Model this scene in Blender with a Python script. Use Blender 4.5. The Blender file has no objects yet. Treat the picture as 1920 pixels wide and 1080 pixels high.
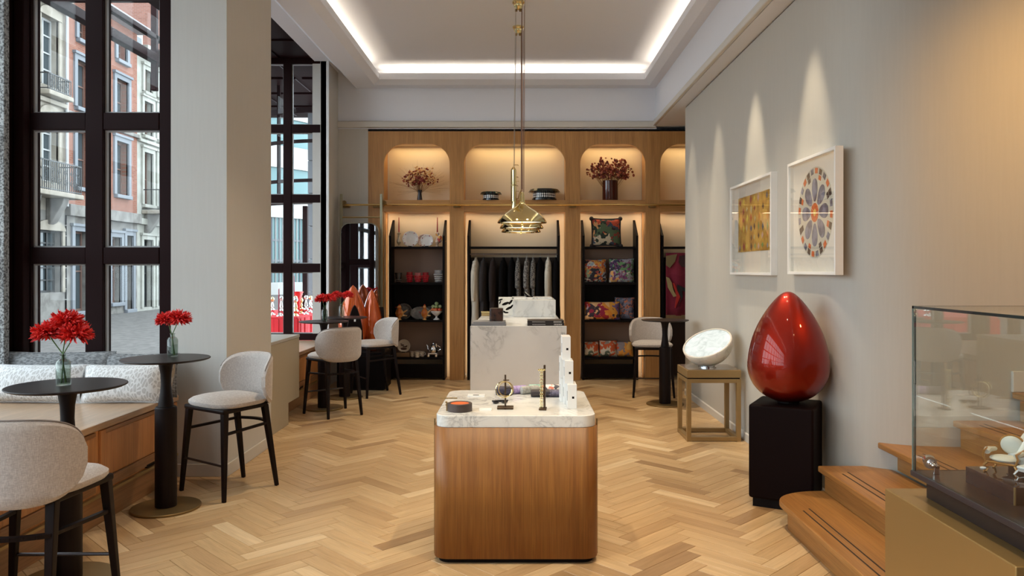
import bpy, math, random
from mathutils import Vector, Matrix
R = random.Random(7)
PI = math.pi
SC = bpy.context.scene
COL = SC.collection
# ------------------------------------------------------------------ camera
cam = bpy.data.cameras.new('camera'); camo = bpy.data.objects.new('camera', cam); COL.objects.link(camo)
camo.location = (0, 0, 1.65); camo.rotation_euler = (PI/2, 0, 0)
cam.sensor_width = 36; cam.lens = 27.0; cam.shift_x = -17/1920; cam.shift_y = -34/1920
cam.clip_start = 0.05; cam.clip_end = 400
SC.camera = camo
# ------------------------------------------------------------------ exposure, sky, lights
SC.view_settings.view_transform = 'Standard'
try: SC.view_settings.look = 'None'
except Exception: pass
SC.view_settings.exposure = 0.24; SC.view_settings.gamma = 1.0
SC.view_settings.use_curve_mapping = False
W = bpy.data.worlds.new('overcast_sky'); SC.world = W; W.use_nodes = True
W.node_tree.nodes['Background'].inputs[0].default_value = (0.80, 0.92, 1.0, 1)
W.node_tree.nodes['Background'].inputs[1].default_value = 5.0
WARM = (1.0, 0.80, 0.56); WARM2 = (1.0, 0.84, 0.62)
def area(name, loc, rot, sx, sy, power, color, spread=PI):
    l = bpy.data.lights.new(name, 'AREA'); l.shape = 'RECTANGLE'; l.size = sx; l.size_y = sy
    l.energy = power; l.color = color; l.spread = spread
    o = bpy.data.objects.new(name, l); o.location = loc; o.rotation_euler = rot; COL.objects.link(o); return o
def spot(name, loc, target, power, color, angle, blend=0.5, rad=0.03):
    l = bpy.data.lights.new(name, 'SPOT'); l.energy = power; l.color = color
    l.spot_size = math.radians(angle); l.spot_blend = blend; l.shadow_soft_size = rad
    o = bpy.data.objects.new(name, l); o.location = loc; COL.objects.link(o)
    d = Vector(target) - Vector(loc); o.rotation_euler = d.to_track_quat('-Z', 'Y').to_euler(); return o
# ceiling cove strips (in the trough behind the lip, pointing up)
COVE = 30
area('cove_strip_light', (-2.22, 4.0, 4.47), (PI, 0, 0), 0.05, 14, COVE, WARM2)
area('cove_strip_light', (1.93, 4.0, 4.47), (PI, 0, 0), 0.05, 14, COVE, WARM2)
area('cove_strip_light', (-0.13, 11.34, 4.47), (PI, 0, 0), 3.9, 0.05, COVE*0.32, WARM2)
# general warm downlights of the room
for (x, y, p) in ((-0.9, 3.2, 46), (0.95, 3.2, 60), (-0.9, 6.2, 46), (0.95, 6.2, 60), (-0.9, 9.0, 46), (1.0, 9.0, 60), (0.0, 0.0, 60), (-1.6, 0.6, 70), (1.2, -2.0, 60)):
    spot('ceiling_downlight', (x, y, 4.6), (x, y, 0), p*4.2, WARM, 74, 0.8, 0.06)
# grazing spots of the picture wall
for (y, p) in ((9.75, 90), (8.45, 130), (7.12, 260), (5.70, 230)):
    spot('wall_washer', (1.56, y, 4.60), (2.17, y, 2.15), p, WARM2, 23, 0.75, 0.02)
spot('accent_spot', (1.5, 4.9, 4.55), (1.89, 5.45, 1.3), 55, WARM, 14, 0.6, 0.03)
spot('accent_spot', (0.0, 3.3, 4.58), (-0.02, 4.7, 0.83), 70, WARM2, 26, 0.7, 0.03)
spot('accent_spot', (0.2, 6.6, 4.58), (-0.2, 9.0, 0.9), 120, WARM2, 30, 0.7, 0.03)
spot('stair_downlight', (3.5, 3.2, 3.7), (3.7, 4.94, 2.1), 170, (1.0, 0.55, 0.16), 95, 1.0, 0.1)
spot('stair_downlight', (2.0, 2.0, 3.7), (2.0, 2.6, 0.6), 60, (1.0, 0.62, 0.26), 90, 0.8, 0.08)
# sky portals over the glazing
def portal(loc, rot, sx, sy):
    o = area('sky_portal', loc, rot, sx, sy, 1, (1, 1, 1)); o.data.cycles.is_portal = True
portal((-4.3, 0.8, 2.7), (0, -PI/2, 0), 3.7, 10.8)
portal((-4.3, 9.0, 2.7), (0, -PI/2, 0), 3.7, 3.6)
portal((-3.46, 6.4, 2.7), (-PI/2, 0, 0), 1.2, 3.7)
portal((-3.3, 11.1, 2.7), (-PI/2, 0, 0), 1.2, 3.8)
# ------------------------------------------------------------------ materials
MAT = {}
def newmat(name):
    m = bpy.data.materials.new(name); m.use_nodes = True
    b = m.node_tree.nodes['Principled BSDF']; MAT[name] = m; return m, m.node_tree, b
def plain(name, col, rough=0.5, metal=0.0, **kw):
    m, t, b = newmat(name)
    b.inputs['Base Color'].default_value = (*col, 1); b.inputs['Roughness'].default_value = rough; b.inputs['Metallic'].default_value = metal
    for k, v in kw.items():
        k = k.replace('_', ' ')
        b.inputs[k].default_value = v
    return m
def ramp(t, stops, interp='LINEAR'):
    r = t.nodes.new('ShaderNodeValToRGB'); r.color_ramp.interpolation = interp
    e = r.color_ramp.elements
    while len(e) > 1: e.remove(e[-1])
    e[0].position = stops[0][0]; e[0].color = (*stops[0][1], 1)
    for p, c in stops[1:]:
        n = e.new(p); n.color = (*c, 1)
    return r
def coord(t, scale=(1, 1, 1), kind='Object', rot=(0, 0, 0)):
    c = t.nodes.new('ShaderNodeTexCoord'); mp = t.nodes.new('ShaderNodeMapping')
    mp.inputs['Scale'].default_value = scale; mp.inputs['Rotation'].default_value = rot
    t.links.new(c.outputs[kind], mp.inputs[0]); return mp.outputs[0]
def noise(t, vec, scale, detail=3, rough=0.55, dist=0.0):
    n = t.nodes.new('ShaderNodeTexNoise'); n.inputs['Scale'].default_value = scale; n.inputs['Detail'].default_value = detail
    n.inputs['Roughness'].default_value = rough; n.inputs['Distortion'].default_value = dist
    t.links.new(vec, n.inputs['Vector']); return n.outputs[0]
def mixc(t, a, b, f, mode='MIX'):
    m = t.nodes.new('ShaderNodeMix'); m.data_type = 'RGBA'; m.blend_type = mode
    for s, i in ((f, 0), (a, 6), (b, 7)):
        if hasattr(s, 'is_linked') or isinstance(s, bpy.types.NodeSocket): t.links.new(s, m.inputs[i])
        else: m.inputs[i].default_value = s if i == 0 else (*s, 1)
    return m.outputs[2]
def bump(t, b, h, strength=0.2, dist=0.01):
    n = t.nodes.new('ShaderNodeBump'); n.inputs['Strength'].default_value = strength; n.inputs['Distance'].default_value = dist
    t.links.new(h, n.inputs['Height']); t.links.new(n.outputs[0], b.inputs['Normal'])
def wood(name, c1, c2, axis='z', rough=0.42, s=1.0, kind='Object'):
    m, t, b = newmat(name)
    sc = {'x': (0.7, 9, 9), 'y': (9, 0.7, 9), 'z': (9, 9, 0.7)}[axis]
    v = coord(t, tuple(q*s for q in sc), kind)
    n1 = noise(t, v, 1.6, 4, 0.6, 0.6)
    sc2 = {'x': (1.2, 60, 60), 'y': (60, 1.2, 60), 'z': (60, 60, 1.2)}[axis]
    n2 = noise(t, coord(t, tuple(q*s for q in sc2), kind), 2.0, 3, 0.6)
    r1 = ramp(t, [(0.32, c1), (0.68, c2)]); t.links.new(n1, r1.inputs[0])
    d = tuple(q*0.62 for q in c1)
    r2 = ramp(t, [(0.35, (0.72, 0.70, 0.66)), (0.6, (1.06, 1.05, 1.04))]); t.links.new(n2, r2.inputs[0])
    c = mixc(t, r1.outputs[0], r2.outputs[0], 0.75, 'MULTIPLY')
    t.links.new(c, b.inputs['Base Color']); b.inputs['Roughness'].default_value = rough
    bump(t, b, n2, 0.12, 0.002)
    return m
def speck(name, c1, c2, scale, rough=0.8, thr=(0.4, 0.6), stretch=(1, 1, 1), bmp=0.0, detail=2):
    m, t, b = newmat(name)
    n = noise(t, coord(t, stretch), scale, detail); r = ramp(t, [(thr[0], c1), (thr[1], c2)]); t.links.new(n, r.inputs[0])
    t.links.new(r.outputs[0], b.inputs['Base Color']); b.inputs['Roughness'].default_value = rough
    if bmp: bump(t, b, n, bmp, 0.004)
    return m
def marble(name, base, vein, scale=1.0, rough=0.2):
    m, t, b = newmat(name)
    v = coord(t, (1, 1, 1), rot=(0.5, 0.3, 0.7))
    n1 = noise(t, v, 2.2*scale, 6, 0.6, 1.5)
    a = t.nodes.new('ShaderNodeMath'); a.operation = 'SUBTRACT'; t.links.new(n1, a.inputs[0]); a.inputs[1].default_value = 0.5
    ab = t.nodes.new('ShaderNodeMath'); ab.operation = 'ABSOLUTE'; t.links.new(a.outputs[0], ab.inputs[0])
    r = ramp(t, [(0.0, (1, 1, 1)), (0.012, (0.5, 0.5, 0.5)), (0.05, (0.05, 0.05, 0.05)), (0.12, (0, 0, 0))]); t.links.new(ab.outputs[0], r.inputs[0])
    n2 = noise(t, v, 1.3*scale, 3); r2 = ramp(t, [(0.42, (0, 0, 0)), (0.62, (1, 1, 1))]); t.links.new(n2, r2.inputs[0])
    f = mixc(t, (0, 0, 0), r.outputs[0], r2.outputs[0])
    n3 = noise(t, v, 1.0*scale, 4); r3 = ramp(t, [(0.35, base), (0.75, tuple(q*0.86 for q in base))]); t.links.new(n3, r3.inputs[0])
    c = mixc(t, r3.outputs[0], vein, f); t.links.new(c, b.inputs['Base Color']); b.inputs['Roughness'].default_value = rough
    return m
def fabric(name, c1, c2, scale=420, rough=0.95):
    m, t, b = newmat(name)
    n1 = noise(t, coord(t, (1, 1, 0.12)), scale, 2); n2 = noise(t, coord(t, (0.15, 0.15, 1)), scale, 2)
    a = t.nodes.new('ShaderNodeMath'); a.operation = 'ADD'; t.links.new(n1, a.inputs[0]); t.links.new(n2, a.inputs[1])
    r = ramp(t, [(0.42, c1), (0.62, c2)]); h = t.nodes.new('ShaderNodeMath'); h.operation = 'MULTIPLY'; h.inputs[1].default_value = 0.5
    t.links.new(a.outputs[0], h.inputs[0]); t.links.new(h.outputs[0], r.inputs[0])
    t.links.new(r.outputs[0], b.inputs['Base Color']); b.inputs['Roughness'].default_value = rough
    b.inputs['Sheen Weight'].default_value = 0.2; bump(t, b, h.outputs[0], 0.3, 0.001)
    return m
def glass(name, tint=(0.97, 0.985, 0.98), rough=0.0, ior=1.45, gl=(1, 1, 1)):
    m = bpy.data.materials.new(name); m.use_nodes = True; t = m.node_tree; t.nodes.clear(); MAT[name] = m
    o = t.nodes.new('ShaderNodeOutputMaterial'); mx = t.nodes.new('ShaderNodeMixShader'); tr = t.nodes.new('ShaderNodeBsdfTransparent'); g = t.nodes.new('ShaderNodeBsdfGlossy'); f = t.nodes.new('ShaderNodeFresnel')
    tr.inputs[0].default_value = (*tint, 1); g.inputs['Roughness'].default_value = rough; g.inputs[0].default_value = (*gl, 1); f.inputs[0].default_value = ior
    ge = t.nodes.new('ShaderNodeNewGeometry'); mr_ = t.nodes.new('ShaderNodeMapRange'); mr_.inputs[3].default_value = ior; mr_.inputs[4].default_value = 1/ior
    t.links.new(ge.outputs['Backfacing'], mr_.inputs[0]); t.links.new(mr_.outputs[0], f.inputs[0])
    t.links.new(f.outputs[0], mx.inputs[0]); t.links.new(tr.outputs[0], mx.inputs[1]); t.links.new(g.outputs[0], mx.inputs[2]); t.links.new(mx.outputs[0], o.inputs[0]); return m
def emis(name, col, s):
    m, t, b = newmat(name); b.inputs['Base Color'].default_value = (*col, 1); b.inputs['Emission Color'].default_value = (*col, 1); b.inputs['Emission Strength'].default_value = s; return m
def patches(name, cols, scale, rough=0.8, detail=0, dist=0.0, kind='Object', w=0):
    """coloured patches: a voronoi cell colour looked up in a palette"""
    m, t, b = newmat(name)
    v = coord(t, (1, 1, 1), kind, rot=(0.3*w, 0.2*w, w))
    if dist:
        n = t.nodes.new('ShaderNodeTexNoise'); n.inputs['Scale'].default_value = scale*0.7; t.links.new(v, n.inputs['Vector'])
        v = mixc(t, v, n.outputs[1], dist)
    vo = t.nodes.new('ShaderNodeTexVoronoi'); vo.inputs['Scale'].default_value = scale; t.links.new(v, vo.inputs['Vector'])
    s = t.nodes.new('ShaderNodeSeparateColor'); t.links.new(vo.outputs['Color'], s.inputs[0])
    r = ramp(t, [(i/len(cols), c) for i, c in enumerate(cols)], 'CONSTANT'); t.links.new(s.outputs[0], r.inputs[0])
    t.links.new(r.outputs[0], b.inputs['Base Color']); b.inputs['Roughness'].default_value = rough
    return m
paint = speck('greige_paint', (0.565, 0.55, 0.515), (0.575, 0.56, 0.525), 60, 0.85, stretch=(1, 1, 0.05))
ceil_m = plain('ceiling_paint', (0.77, 0.79, 0.85), 0.9)
trim_m = plain('trim_paint', (0.62, 0.59, 0.54), 0.6)
frame_m = plain('dark_bronze_lacquer', (0.016, 0.006, 0.006), 0.45, 0, Specular_IOR_Level=0.06)
bead_m = plain('grey_bead', (0.35, 0.34, 0.34), 0.4)
pane_m = glass('window_glass', (0.96, 0.97, 0.97), 0.0, 1.22)
oak = wood('oak_upright', (0.42, 0.20, 0.062), (0.54, 0.275, 0.09), 'z')
oak_x = wood('oak_lengthwise', (0.42, 0.20, 0.062), (0.54, 0.275, 0.09), 'x')
bench_y = wood('bench_oak', (0.30, 0.145, 0.06), (0.40, 0.205, 0.09), 'y', 0.3); bench_top = wood('bench_top_oak_sheen', (0.42, 0.27, 0.16), (0.54, 0.36, 0.225), 'y', 0.28)  # top oak is a lighter copy, daylight sheen put into its colour
bench_z = wood('bench_oak_upright', (0.54, 0.23, 0.075), (0.66, 0.31, 0.115), 'z', 0.38)
stair_w = wood('stair_oak', (0.32, 0.14, 0.038), (0.42, 0.205, 0.06), 'y', 0.4)
island_w = wood('island_oak', (0.22, 0.080, 0.013), (0.31, 0.130, 0.025), 'z', 0.45, 1.3)
dark_w = wood('dark_stained_ash', (0.006, 0.003, 0.003), (0.015, 0.008, 0.007), 'z', 0.45); dark_w.node_tree.nodes['Principled BSDF'].inputs['Specular IOR Level'].default_value = 0.15
top_dark = plain('dark_table_lacquer', (0.014, 0.009, 0.009), 0.38, 0, Specular_IOR_Level=0.25)
blackm = plain('black_lacquer', (0.005, 0.003, 0.003), 0.5, 0, Specular_IOR_Level=0.12)
brass = plain('brass', (0.78, 0.55, 0.22), 0.22, 1.0)
brass_pol = plain('polished_brass', (0.86, 0.72, 0.36), 0.07, 1.0)
brass_br = plain('brushed_brass', (0.46, 0.33, 0.15), 0.42, 0.75)
brass_old = plain('aged_brass', (0.27, 0.18, 0.075), 0.45, 0.8)
chrome = plain('chrome', (0.85, 0.85, 0.87), 0.08, 1.0)
steel = plain('brushed_steel', (0.5, 0.5, 0.5), 0.3, 1.0)
marb = marble('white_marble', (0.80, 0.80, 0.76), (0.30, 0.30, 0.30), 2.2, 0.15)
marb2 = marble('counter_marble', (0.72, 0.73, 0.73), (0.30, 0.31, 0.32), 1.1, 0.22)
stoolf = fabric('oatmeal_fabric', (0.42, 0.37, 0.34), (0.60, 0.55, 0.51))
niche_m = plain('niche_linen', (0.70, 0.58, 0.42), 0.9)
white = plain('white_gloss', (0.82, 0.82, 0.80), 0.3)
# ------------------------------------------------------------------ mesh helpers
class M:
    def __init__(s): s.v = []; s.f = []; s.uv = None
    def box(s, x0, x1, y0, y1, z0, z1):
        b = len(s.v)
        s.v += [(x0, y0, z0), (x1, y0, z0), (x1, y1, z0), (x0, y1, z0), (x0, y0, z1), (x1, y0, z1), (x1, y1, z1), (x0, y1, z1)]
        s.f += [tuple(b+i for i in q) for q in ((3, 2, 1, 0), (4, 5, 6, 7), (0, 1, 5, 4), (1, 2, 6, 5), (2, 3, 7, 6), (3, 0, 4, 7))]
        return s
    def hexa(s, pts):
        b = len(s.v); s.v += [tuple(p) for p in pts]
        s.f += [tuple(b+i for i in q) for q in ((3, 2, 1, 0), (4, 5, 6, 7), (0, 1, 5, 4), (1, 2, 6, 5), (2, 3, 7, 6), (3, 0, 4, 7))]; return s
    def prism(s, pts, a0, a1, axis='z'):
        """polygon pts (2D) pushed along an axis. z: (x,y); y: (x,z); x: (y,z)"""
        b = len(s.v); n = len(pts)
        def c(p, a): return {'z': (p[0], p[1], a), 'y': (p[0], a, p[1]), 'x': (a, p[0], p[1])}[axis]
        s.v += [c(p, a0) for p in pts] + [c(p, a1) for p in pts]
        s.f += [tuple(b+i for i in reversed(range(n))), tuple(b+n+i for i in range(n))]
        s.f += [(b+i, b+(i+1) % n, b+n+(i+1) % n, b+n+i) for i in range(n)]; return s
    def lathe(s, prof, seg=32, c=(0, 0, 0), a0=0, a1=2*PI):
        b = len(s.v); full = abs(a1-a0-2*PI) < 1e-6; ns = seg if full else seg+1
        for k in range(ns):
            a = a0+(a1-a0)*k/seg
            for r, z in prof: s.v.append((c[0]+r*math.cos(a), c[1]+r*math.sin(a), c[2]+z))
        n = len(prof)
        for k in range(seg):
            k2 = (k+1) % ns
            for i in range(n-1):
                s.f.append((b+k*n+i, b+k2*n+i, b+k2*n+i+1, b+k*n+i+1))
        return s
    def tube(s, pts, r, seg=8, caps=True):
        pts = [Vector(p) for p in pts]; b = len(s.v); n = len(pts)
        rr = r if isinstance(r, (list, tuple)) else [r]*n
        up = Vector((0, 0, 1)); prev = None
        for i, p in enumerate(pts):
            d = (pts[min(i+1, n-1)]-pts[max(i-1, 0)]).normalized()
            if prev is None:
                x = d.cross(up if abs(d.z) < 0.95 else Vector((1, 0, 0))).normalized()
            else:
                x = (prev-d*prev.dot(d)).normalized()
            prev = x; y = d.cross(x)
            for k in range(seg):
                a = 2*PI*k/seg; s.v.append(tuple(p+x*rr[i]*math.cos(a)+y*rr[i]*math.sin(a)))
        for i in range(n-1):
            for k in range(seg):
                k2 = (k+1) % seg; s.f.append((b+i*seg+k, b+i*seg+k2, b+(i+1)*seg+k2, b+(i+1)*seg+k))
        if caps:
            s.f.append(tuple(b+k for k in reversed(range(seg)))); s.f.append(tuple(b+(n-1)*seg+k for k in range(seg)))
        return s
    def bar(s, p0, p1, w0, w1, d0=None, d1=None, side=(1, 0, 0)):
        """tapered square bar p0->p1"""
        p0 = Vector(p0); p1 = Vector(p1); d = (p1-p0).normalized(); x = Vector(side); x = (x-d*x.dot(d)).normalized(); y = d.cross(x)
        d0 = d0 or w0; d1 = d1 or w1
        q = []
        for p, w, e in ((p0, w0, d0), (p1, w1, d1)):
            for sx, sy in ((-1, -1), (1, -1), (1, 1), (-1, 1)): q.append(tuple(p+x*sx*w/2+y*sy*e/2))
        return s.hexa(q)
    def grid(s, fn, nu, nv, closeu=False):
        b = len(s.v)
        for i in range(nu+(0 if closeu else 1)):
            for j in range(nv+1): s.v.append(tuple(fn(i/nu, j/nv)))
        w = nv+1; tot = nu if closeu else nu+1
        for i in range(nu):
            i2 = (i+1) % tot
            for j in range(nv): s.f.append((b+i*w+j, b+i2*w+j, b+i2*w+j+1, b+i*w+j+1))
        return s
    def ball(s, c, r, u=12, v=8, sc=(1, 1, 1)):
        return s.grid(lambda a, b_: (c[0]+sc[0]*r*math.sin(PI*b_)*math.cos(2*PI*a), c[1]+sc[1]*r*math.sin(PI*b_)*math.sin(2*PI*a), c[2]-sc[2]*r*math.cos(PI*b_)), u, v, True)
    def build(s, name, mat, parent=None, smooth=False, bev=0, seg=2, sub=0, solid=0):
        me = bpy.data.meshes.new(name); me.from_pydata(s.v, [], s.f); me.update()
        if smooth:
            for p in me.polygons: p.use_smooth = True
            me.set_sharp_from_angle(angle=math.radians(38))
        o = bpy.data.objects.new(name, me); COL.objects.link(o)
        if mat: me.materials.append(mat)
        if parent: o.parent = parent
        if solid:
            m = o.modifiers.new('solid', 'SOLIDIFY'); m.thickness = solid; m.offset = 0
        if bev:
            m = o.modifiers.new('bevel', 'BEVEL'); m.width = bev; m.segments = seg; m.limit_method = 'ANGLE'; m.angle_limit = math.radians(40)
            for p in me.polygons: p.use_smooth = True
            try:
                w = o.modifiers.new('wn', 'WEIGHTED_NORMAL'); w.keep_sharp = False
            except Exception: pass
        if sub:
            m = o.modifiers.new('sub', 'SUBSURF'); m.levels = sub; m.render_levels = sub
        return o
def tag(o, label=None, cat=None, group=None, kind=None):
    if label: o['label'] = label
    if cat: o['category'] = cat
    if group: o['group'] = group
    if kind: o['kind'] = kind
    return o
def thing(name, label, cat, loc=(0, 0, 0), rz=0, group=None):
    o = bpy.data.objects.new(name, None); COL.objects.link(o); o.location = loc; o.rotation_euler = (0, 0, rz); o.empty_display_size = 0.1
    return tag(o, label, cat, group)
def dup(root, loc, rz, label, group=None):
    r = root.copy(); COL.objects.link(r); r.location = loc; r.rotation_euler = (0, 0, rz); r['label'] = label
    if group: r['group'] = group
    for ch in list(root.children):
        c = ch.copy(); COL.objects.link(c); c.parent = r
        for g in list(ch.children):
            d = g.copy(); COL.objects.link(d); d.parent = c
    return r
def struct(o): o['kind'] = 'structure'; return o
def P(px, py, Y): return ((px-977)*Y/1440, Y, 1.65-(py-506)*Y/1440)
def rrect(x0, x1, y0, y1, r, n=8):
    pts = []
    for cx, cy, a in ((x1-r, y1-r, 0), (x0+r, y1-r, PI/2), (x0+r, y0+r, PI), (x1-r, y0+r, 1.5*PI)):
        for k in range(n+1): pts.append((cx+r*math.cos(a+PI/2*k/n), cy+r*math.sin(a+PI/2*k/n)))
    return pts
# ------------------------------------------------------------------ room shell
fl = struct(M().box(-2.9, 5.2, -5, 12.2, -0.2, -0.012).build('floor', plain('subfloor', (0.20, 0.11, 0.05), 0.6)))
# herringbone planks with their own uv (along the grain) and tone
def plank_mat():
    m, t, b = newmat('herringbone_oak')
    u = t.nodes.new('ShaderNodeUVMap'); u.uv_map = 'grain'; mp = t.nodes.new('ShaderNodeMapping'); mp.inputs['Scale'].default_value = (1.3, 14, 1); t.links.new(u.outputs[0], mp.inputs[0])
    n1 = noise(t, mp.outputs[0], 1.5, 4, 0.6, 0.8)
    mp2 = t.nodes.new('ShaderNodeMapping'); mp2.inputs['Scale'].default_value = (3, 120, 1); t.links.new(u.outputs[0], mp2.inputs[0]); n2 = noise(t, mp2.outputs[0], 1.5, 3)
    tn = t.nodes.new('ShaderNodeUVMap'); tn.uv_map = 'tone'; sx = t.nodes.new('ShaderNodeSeparateXYZ'); t.links.new(tn.outputs[0], sx.inputs[0])
    r = ramp(t, [(0.0, (0.35, 0.215, 0.105)), (0.3, (0.53, 0.35, 0.18)), (0.7, (0.62, 0.435, 0.235)), (1.0, (0.74, 0.56, 0.34))]); t.links.new(sx.outputs[0], r.inputs[0])
    r1 = ramp(t, [(0.3, (0.80, 0.76, 0.70)), (0.65, (1.08, 1.08, 1.08))]); t.links.new(n1, r1.inputs[0])
    r2 = ramp(t, [(0.35, (0.86, 0.84, 0.80)), (0.6, (1.03, 1.03, 1.03))]); t.links.new(n2, r2.inputs[0])
    c = mixc(t, r.outputs[0], r1.outputs[0], 0.8, 'MULTIPLY'); c = mixc(t, c, r2.outputs[0], 0.7, 'MULTIPLY')
    t.links.new(c, b.inputs['Base Color']); b.inputs['Roughness'].default_value = 0.36
    bump(t, b, n2, 0.08, 0.001); return m
pm = plank_mat()
PL, PW = 0.525, 0.105
def plank_geo(pl):
    v = []; f = []; uv = []; tone = []
    for (c, ang, tn) in pl:
        b = len(v); ca, sa = math.cos(ang), math.sin(ang); g = 0.0011; e = 0.0022; ou, ov = R.random()*30, R.random()*30
        hz = -0.0006*R.random()
        for (hx, hy, z) in ((PL/2-g, PW/2-g, hz-e), (PL/2-g-e*.6, PW/2-g-e*.6, hz)):
            for sx, sy in ((-1, -1), (1, -1), (1, 1), (-1, 1)):
                lx, ly = sx*hx, sy*hy; v.append((c[0]+lx*ca-ly*sa, c[1]+lx*sa+ly*ca, z)); 
        for sx, sy in ((-1, -1), (1, -1), (1, 1), (-1, 1)):
            lx, ly = sx*(PL/2-g), sy*(PW/2-g); v.append((c[0]+lx*ca-ly*sa, c[1]+lx*sa+ly*ca, -0.012))
        loc = [(-1, -1), (1, -1), (1, 1), (-1, 1)]*3
        fs = [(4, 5, 6, 7)] + [(i, (i+1) % 4, 4+(i+1) % 4, 4+i) for i in range(4)] + [(8+i, 8+(i+1) % 4, (i+1) % 4, i) for i in range(4)]
        for q in fs:
            f.append(tuple(b+i for i in q))
            for i in q: uv.append((loc[i][0]*PL/2+ou, loc[i][1]*PW/2+ov)); tone.append((tn, 0))
    return v, f, uv, tone
def plank_obj(name, pl):
    v, f, uv, tone = plank_geo(pl)
    me = bpy.data.meshes.new(name); me.from_pydata(v, [], f)
    l1 = me.uv_layers.new(name='grain'); l2 = me.uv_layers.new(name='tone')
    l1.data.foreach_set('uv', [q for p in uv for q in p]); l2.data.foreach_set('uv', [q for p in tone for q in p])
    me.materials.append(pm); o = bpy.data.objects.new(name, me); COL.objects.link(o); o.parent = fl; return o
planks = []
# herringbone lattice (unit a along x, b along y in a frame turned 45 degrees)
ca = math.cos(PI/4)
def rot45(x, y): return (ca*x-ca*y-0.07, ca*x+ca*y+0.21)
NN = 5
for i in range(-60, 110):
    for j in range(-24, 24):
        # horizontal plank and vertical plank of the standard tiling
        hx = i*PW + j*PL + 0.0; hy = i*PW - j*PL
        c1 = (hx+PL/2, hy+PW/2); c2 = (hx+PL+PW/2, hy+PW-PL/2)
        for c, a in ((c1, PI/4), (c2, 3*PI/4)):
            w = rot45(*c)
            if -3.05 < w[0] < 3.3 and 1.9 < w[1] < 12.1:
                planks.append((w, a, min(1, max(0, R.gauss(0.5, 0.22)))))
def seen(w):
    x, y = w
    px = 977+x/y*1440; py = 506+2376/y
    if not (-20 < px < 1940 and py < 1100): return False
    if x < -2.72 or x > 2.15: return False
    if abs(x+0.03) < 0.44 and 4.4 < y < 5.3: return False
    if x > 1.75 and y < 5.1: return False
    return True
planks.sort(key=lambda p: (not seen(p[0]), p[0][1]))
for p in planks[:300]: plank_obj('plank', [p])
tag(plank_obj('plank_field', planks[300:]), kind='stuff')

CZ = 4.64
struct(M().box(-2.75, 2.6, -5, 11.6, CZ, CZ+0.15).build('ceiling', ceil_m))
# perimeter soffit with a sloped step and an upstanding lip
def perim(a, b, sgn, name):   # along y: a = outer x, b = lip x
    pr = [(a, 4.37), (b+sgn*0.09, 4.37), (b, 4.43), (b, 4.52), (b+sgn*0.02, 4.52), (b+sgn*0.02, 4.46), (a, 4.46)]
    return struct(M().prism([(x, z) for x, z in pr], -5, 11.5, 'y').build(name, ceil_m))
perim(-2.47, -2.07, -1, 'trim_1'); perim(2.03, 1.804, 1, 'trim_2')
pr = [(11.5, 4.37), (11.30, 4.37), (11.20, 4.43), (11.20, 4.52), (11.22, 4.52), (11.22, 4.46), (11.5, 4.46)]
struct(M().prism(pr, -2.155, 1.89, 'x').build('trim_3', ceil_m))
# upper walls
struct(M().box(-2.9, 2.03, 11.5, 11.7, 3.76, CZ+0.1).build('wall_back', ceil_m))
struct(M().box(-2.9, -2.29, 11.5, 11.9, 0, 3.76).build('wall_back_left', paint))
struct(M().box(-2.74, 2.01, 11.44, 11.5, 3.775, 3.86).box(-2.74, 2.01, 11.46, 11.5, 3.86, 3.875).build('trim_4', trim_m, bev=0.01))
struct(M().box(2.01, 2.3, -5, 12.2, 3.80, CZ+0.1).build('wall_right_upper', ceil_m))
struct(M().box(1.965, 2.01, -5, 11.5, 3.80, 3.86).box(1.985, 2.01, -5, 11.5, 3.86, 3.90).build('trim_5', trim_m, bev=0.012))
struct(M().box(2.3, 5.2, -5, 12.2, 3.80, 3.9).build('ceiling_right', ceil_m))
# right wall: straight then curving away behind the stair
ctl = [(2.17, 5.9), (2.17, 5.55), (2.18, 5.38), (2.22, 5.25), (2.30, 5.13), (2.42, 5.04), (2.56, 4.98), (2.75, 4.95), (2.95, 4.94), (3.2, 4.94)]
def crom(c, n=6):
    out = []
    for i in range(1, len(c)-2):
        p0, p1, p2, p3 = [Vector(q) for q in c[i-1:i+3]]
        for k in range(n):
            t = k/n; out.append(tuple(0.5*((2*p1)+(p2-p0)*t+(2*p0-5*p1+4*p2-p3)*t*t+(3*p1-p0-3*p2+p3)*t**3)))
    return out+[c[-2]]
curve = crom(ctl)
path = [(2.17, 10.15)]+curve+[(5.2, 4.94)]
outer = [(5.2, 5.2), (2.4, 5.6), (2.36, 10.15)]
struct(M().prism(path+outer, 0, 3.785, 'z').build('wall_right', speck('greige_paint_darkened', (0.475, 0.45, 0.40), (0.485, 0.46, 0.41), 60, 0.85, stretch=(1, 1, 0.05)), bev=0))  # copy of the greige paint, darkened to offset the daylight on this wall
for p_ in bpy.data.objects['wall_right'].data.polygons: p_.use_smooth = True
bpy.data.objects['wall_right'].data.set_sharp_from_angle(angle=math.radians(30))
struct(M().prism([(x+0.012 if x < 2.5 else x, y+(0.012 if x >= 2.5 else 0)) for i, (x, y) in enumerate(path)]+outer, 3.785, 3.80, 'z').build('trim_6', blackm))
bb = M()
for (x0, y0), (x1, y1) in zip(path[:20], path[1:21]):
    bb.hexa([(x0-0.012, y0, 0), (x1-0.012, y1, 0), (x1, y1, 0), (x0, y0, 0), (x0-0.012, y0, 0.075), (x1-0.012, y1, 0.075), (x1, y1, 0.085), (x0, y0, 0.085)])
struct(bb.build('baseboard_right', trim_m))
struct(M().box(3.95, 4.1, 4.9, 12.2, 0, 3.9).build('wall_far_right', paint))
struct(M().box(5.2, 5.35, -5, 5.2, 0, 3.9).build('wall_stair_right', paint))
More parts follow.
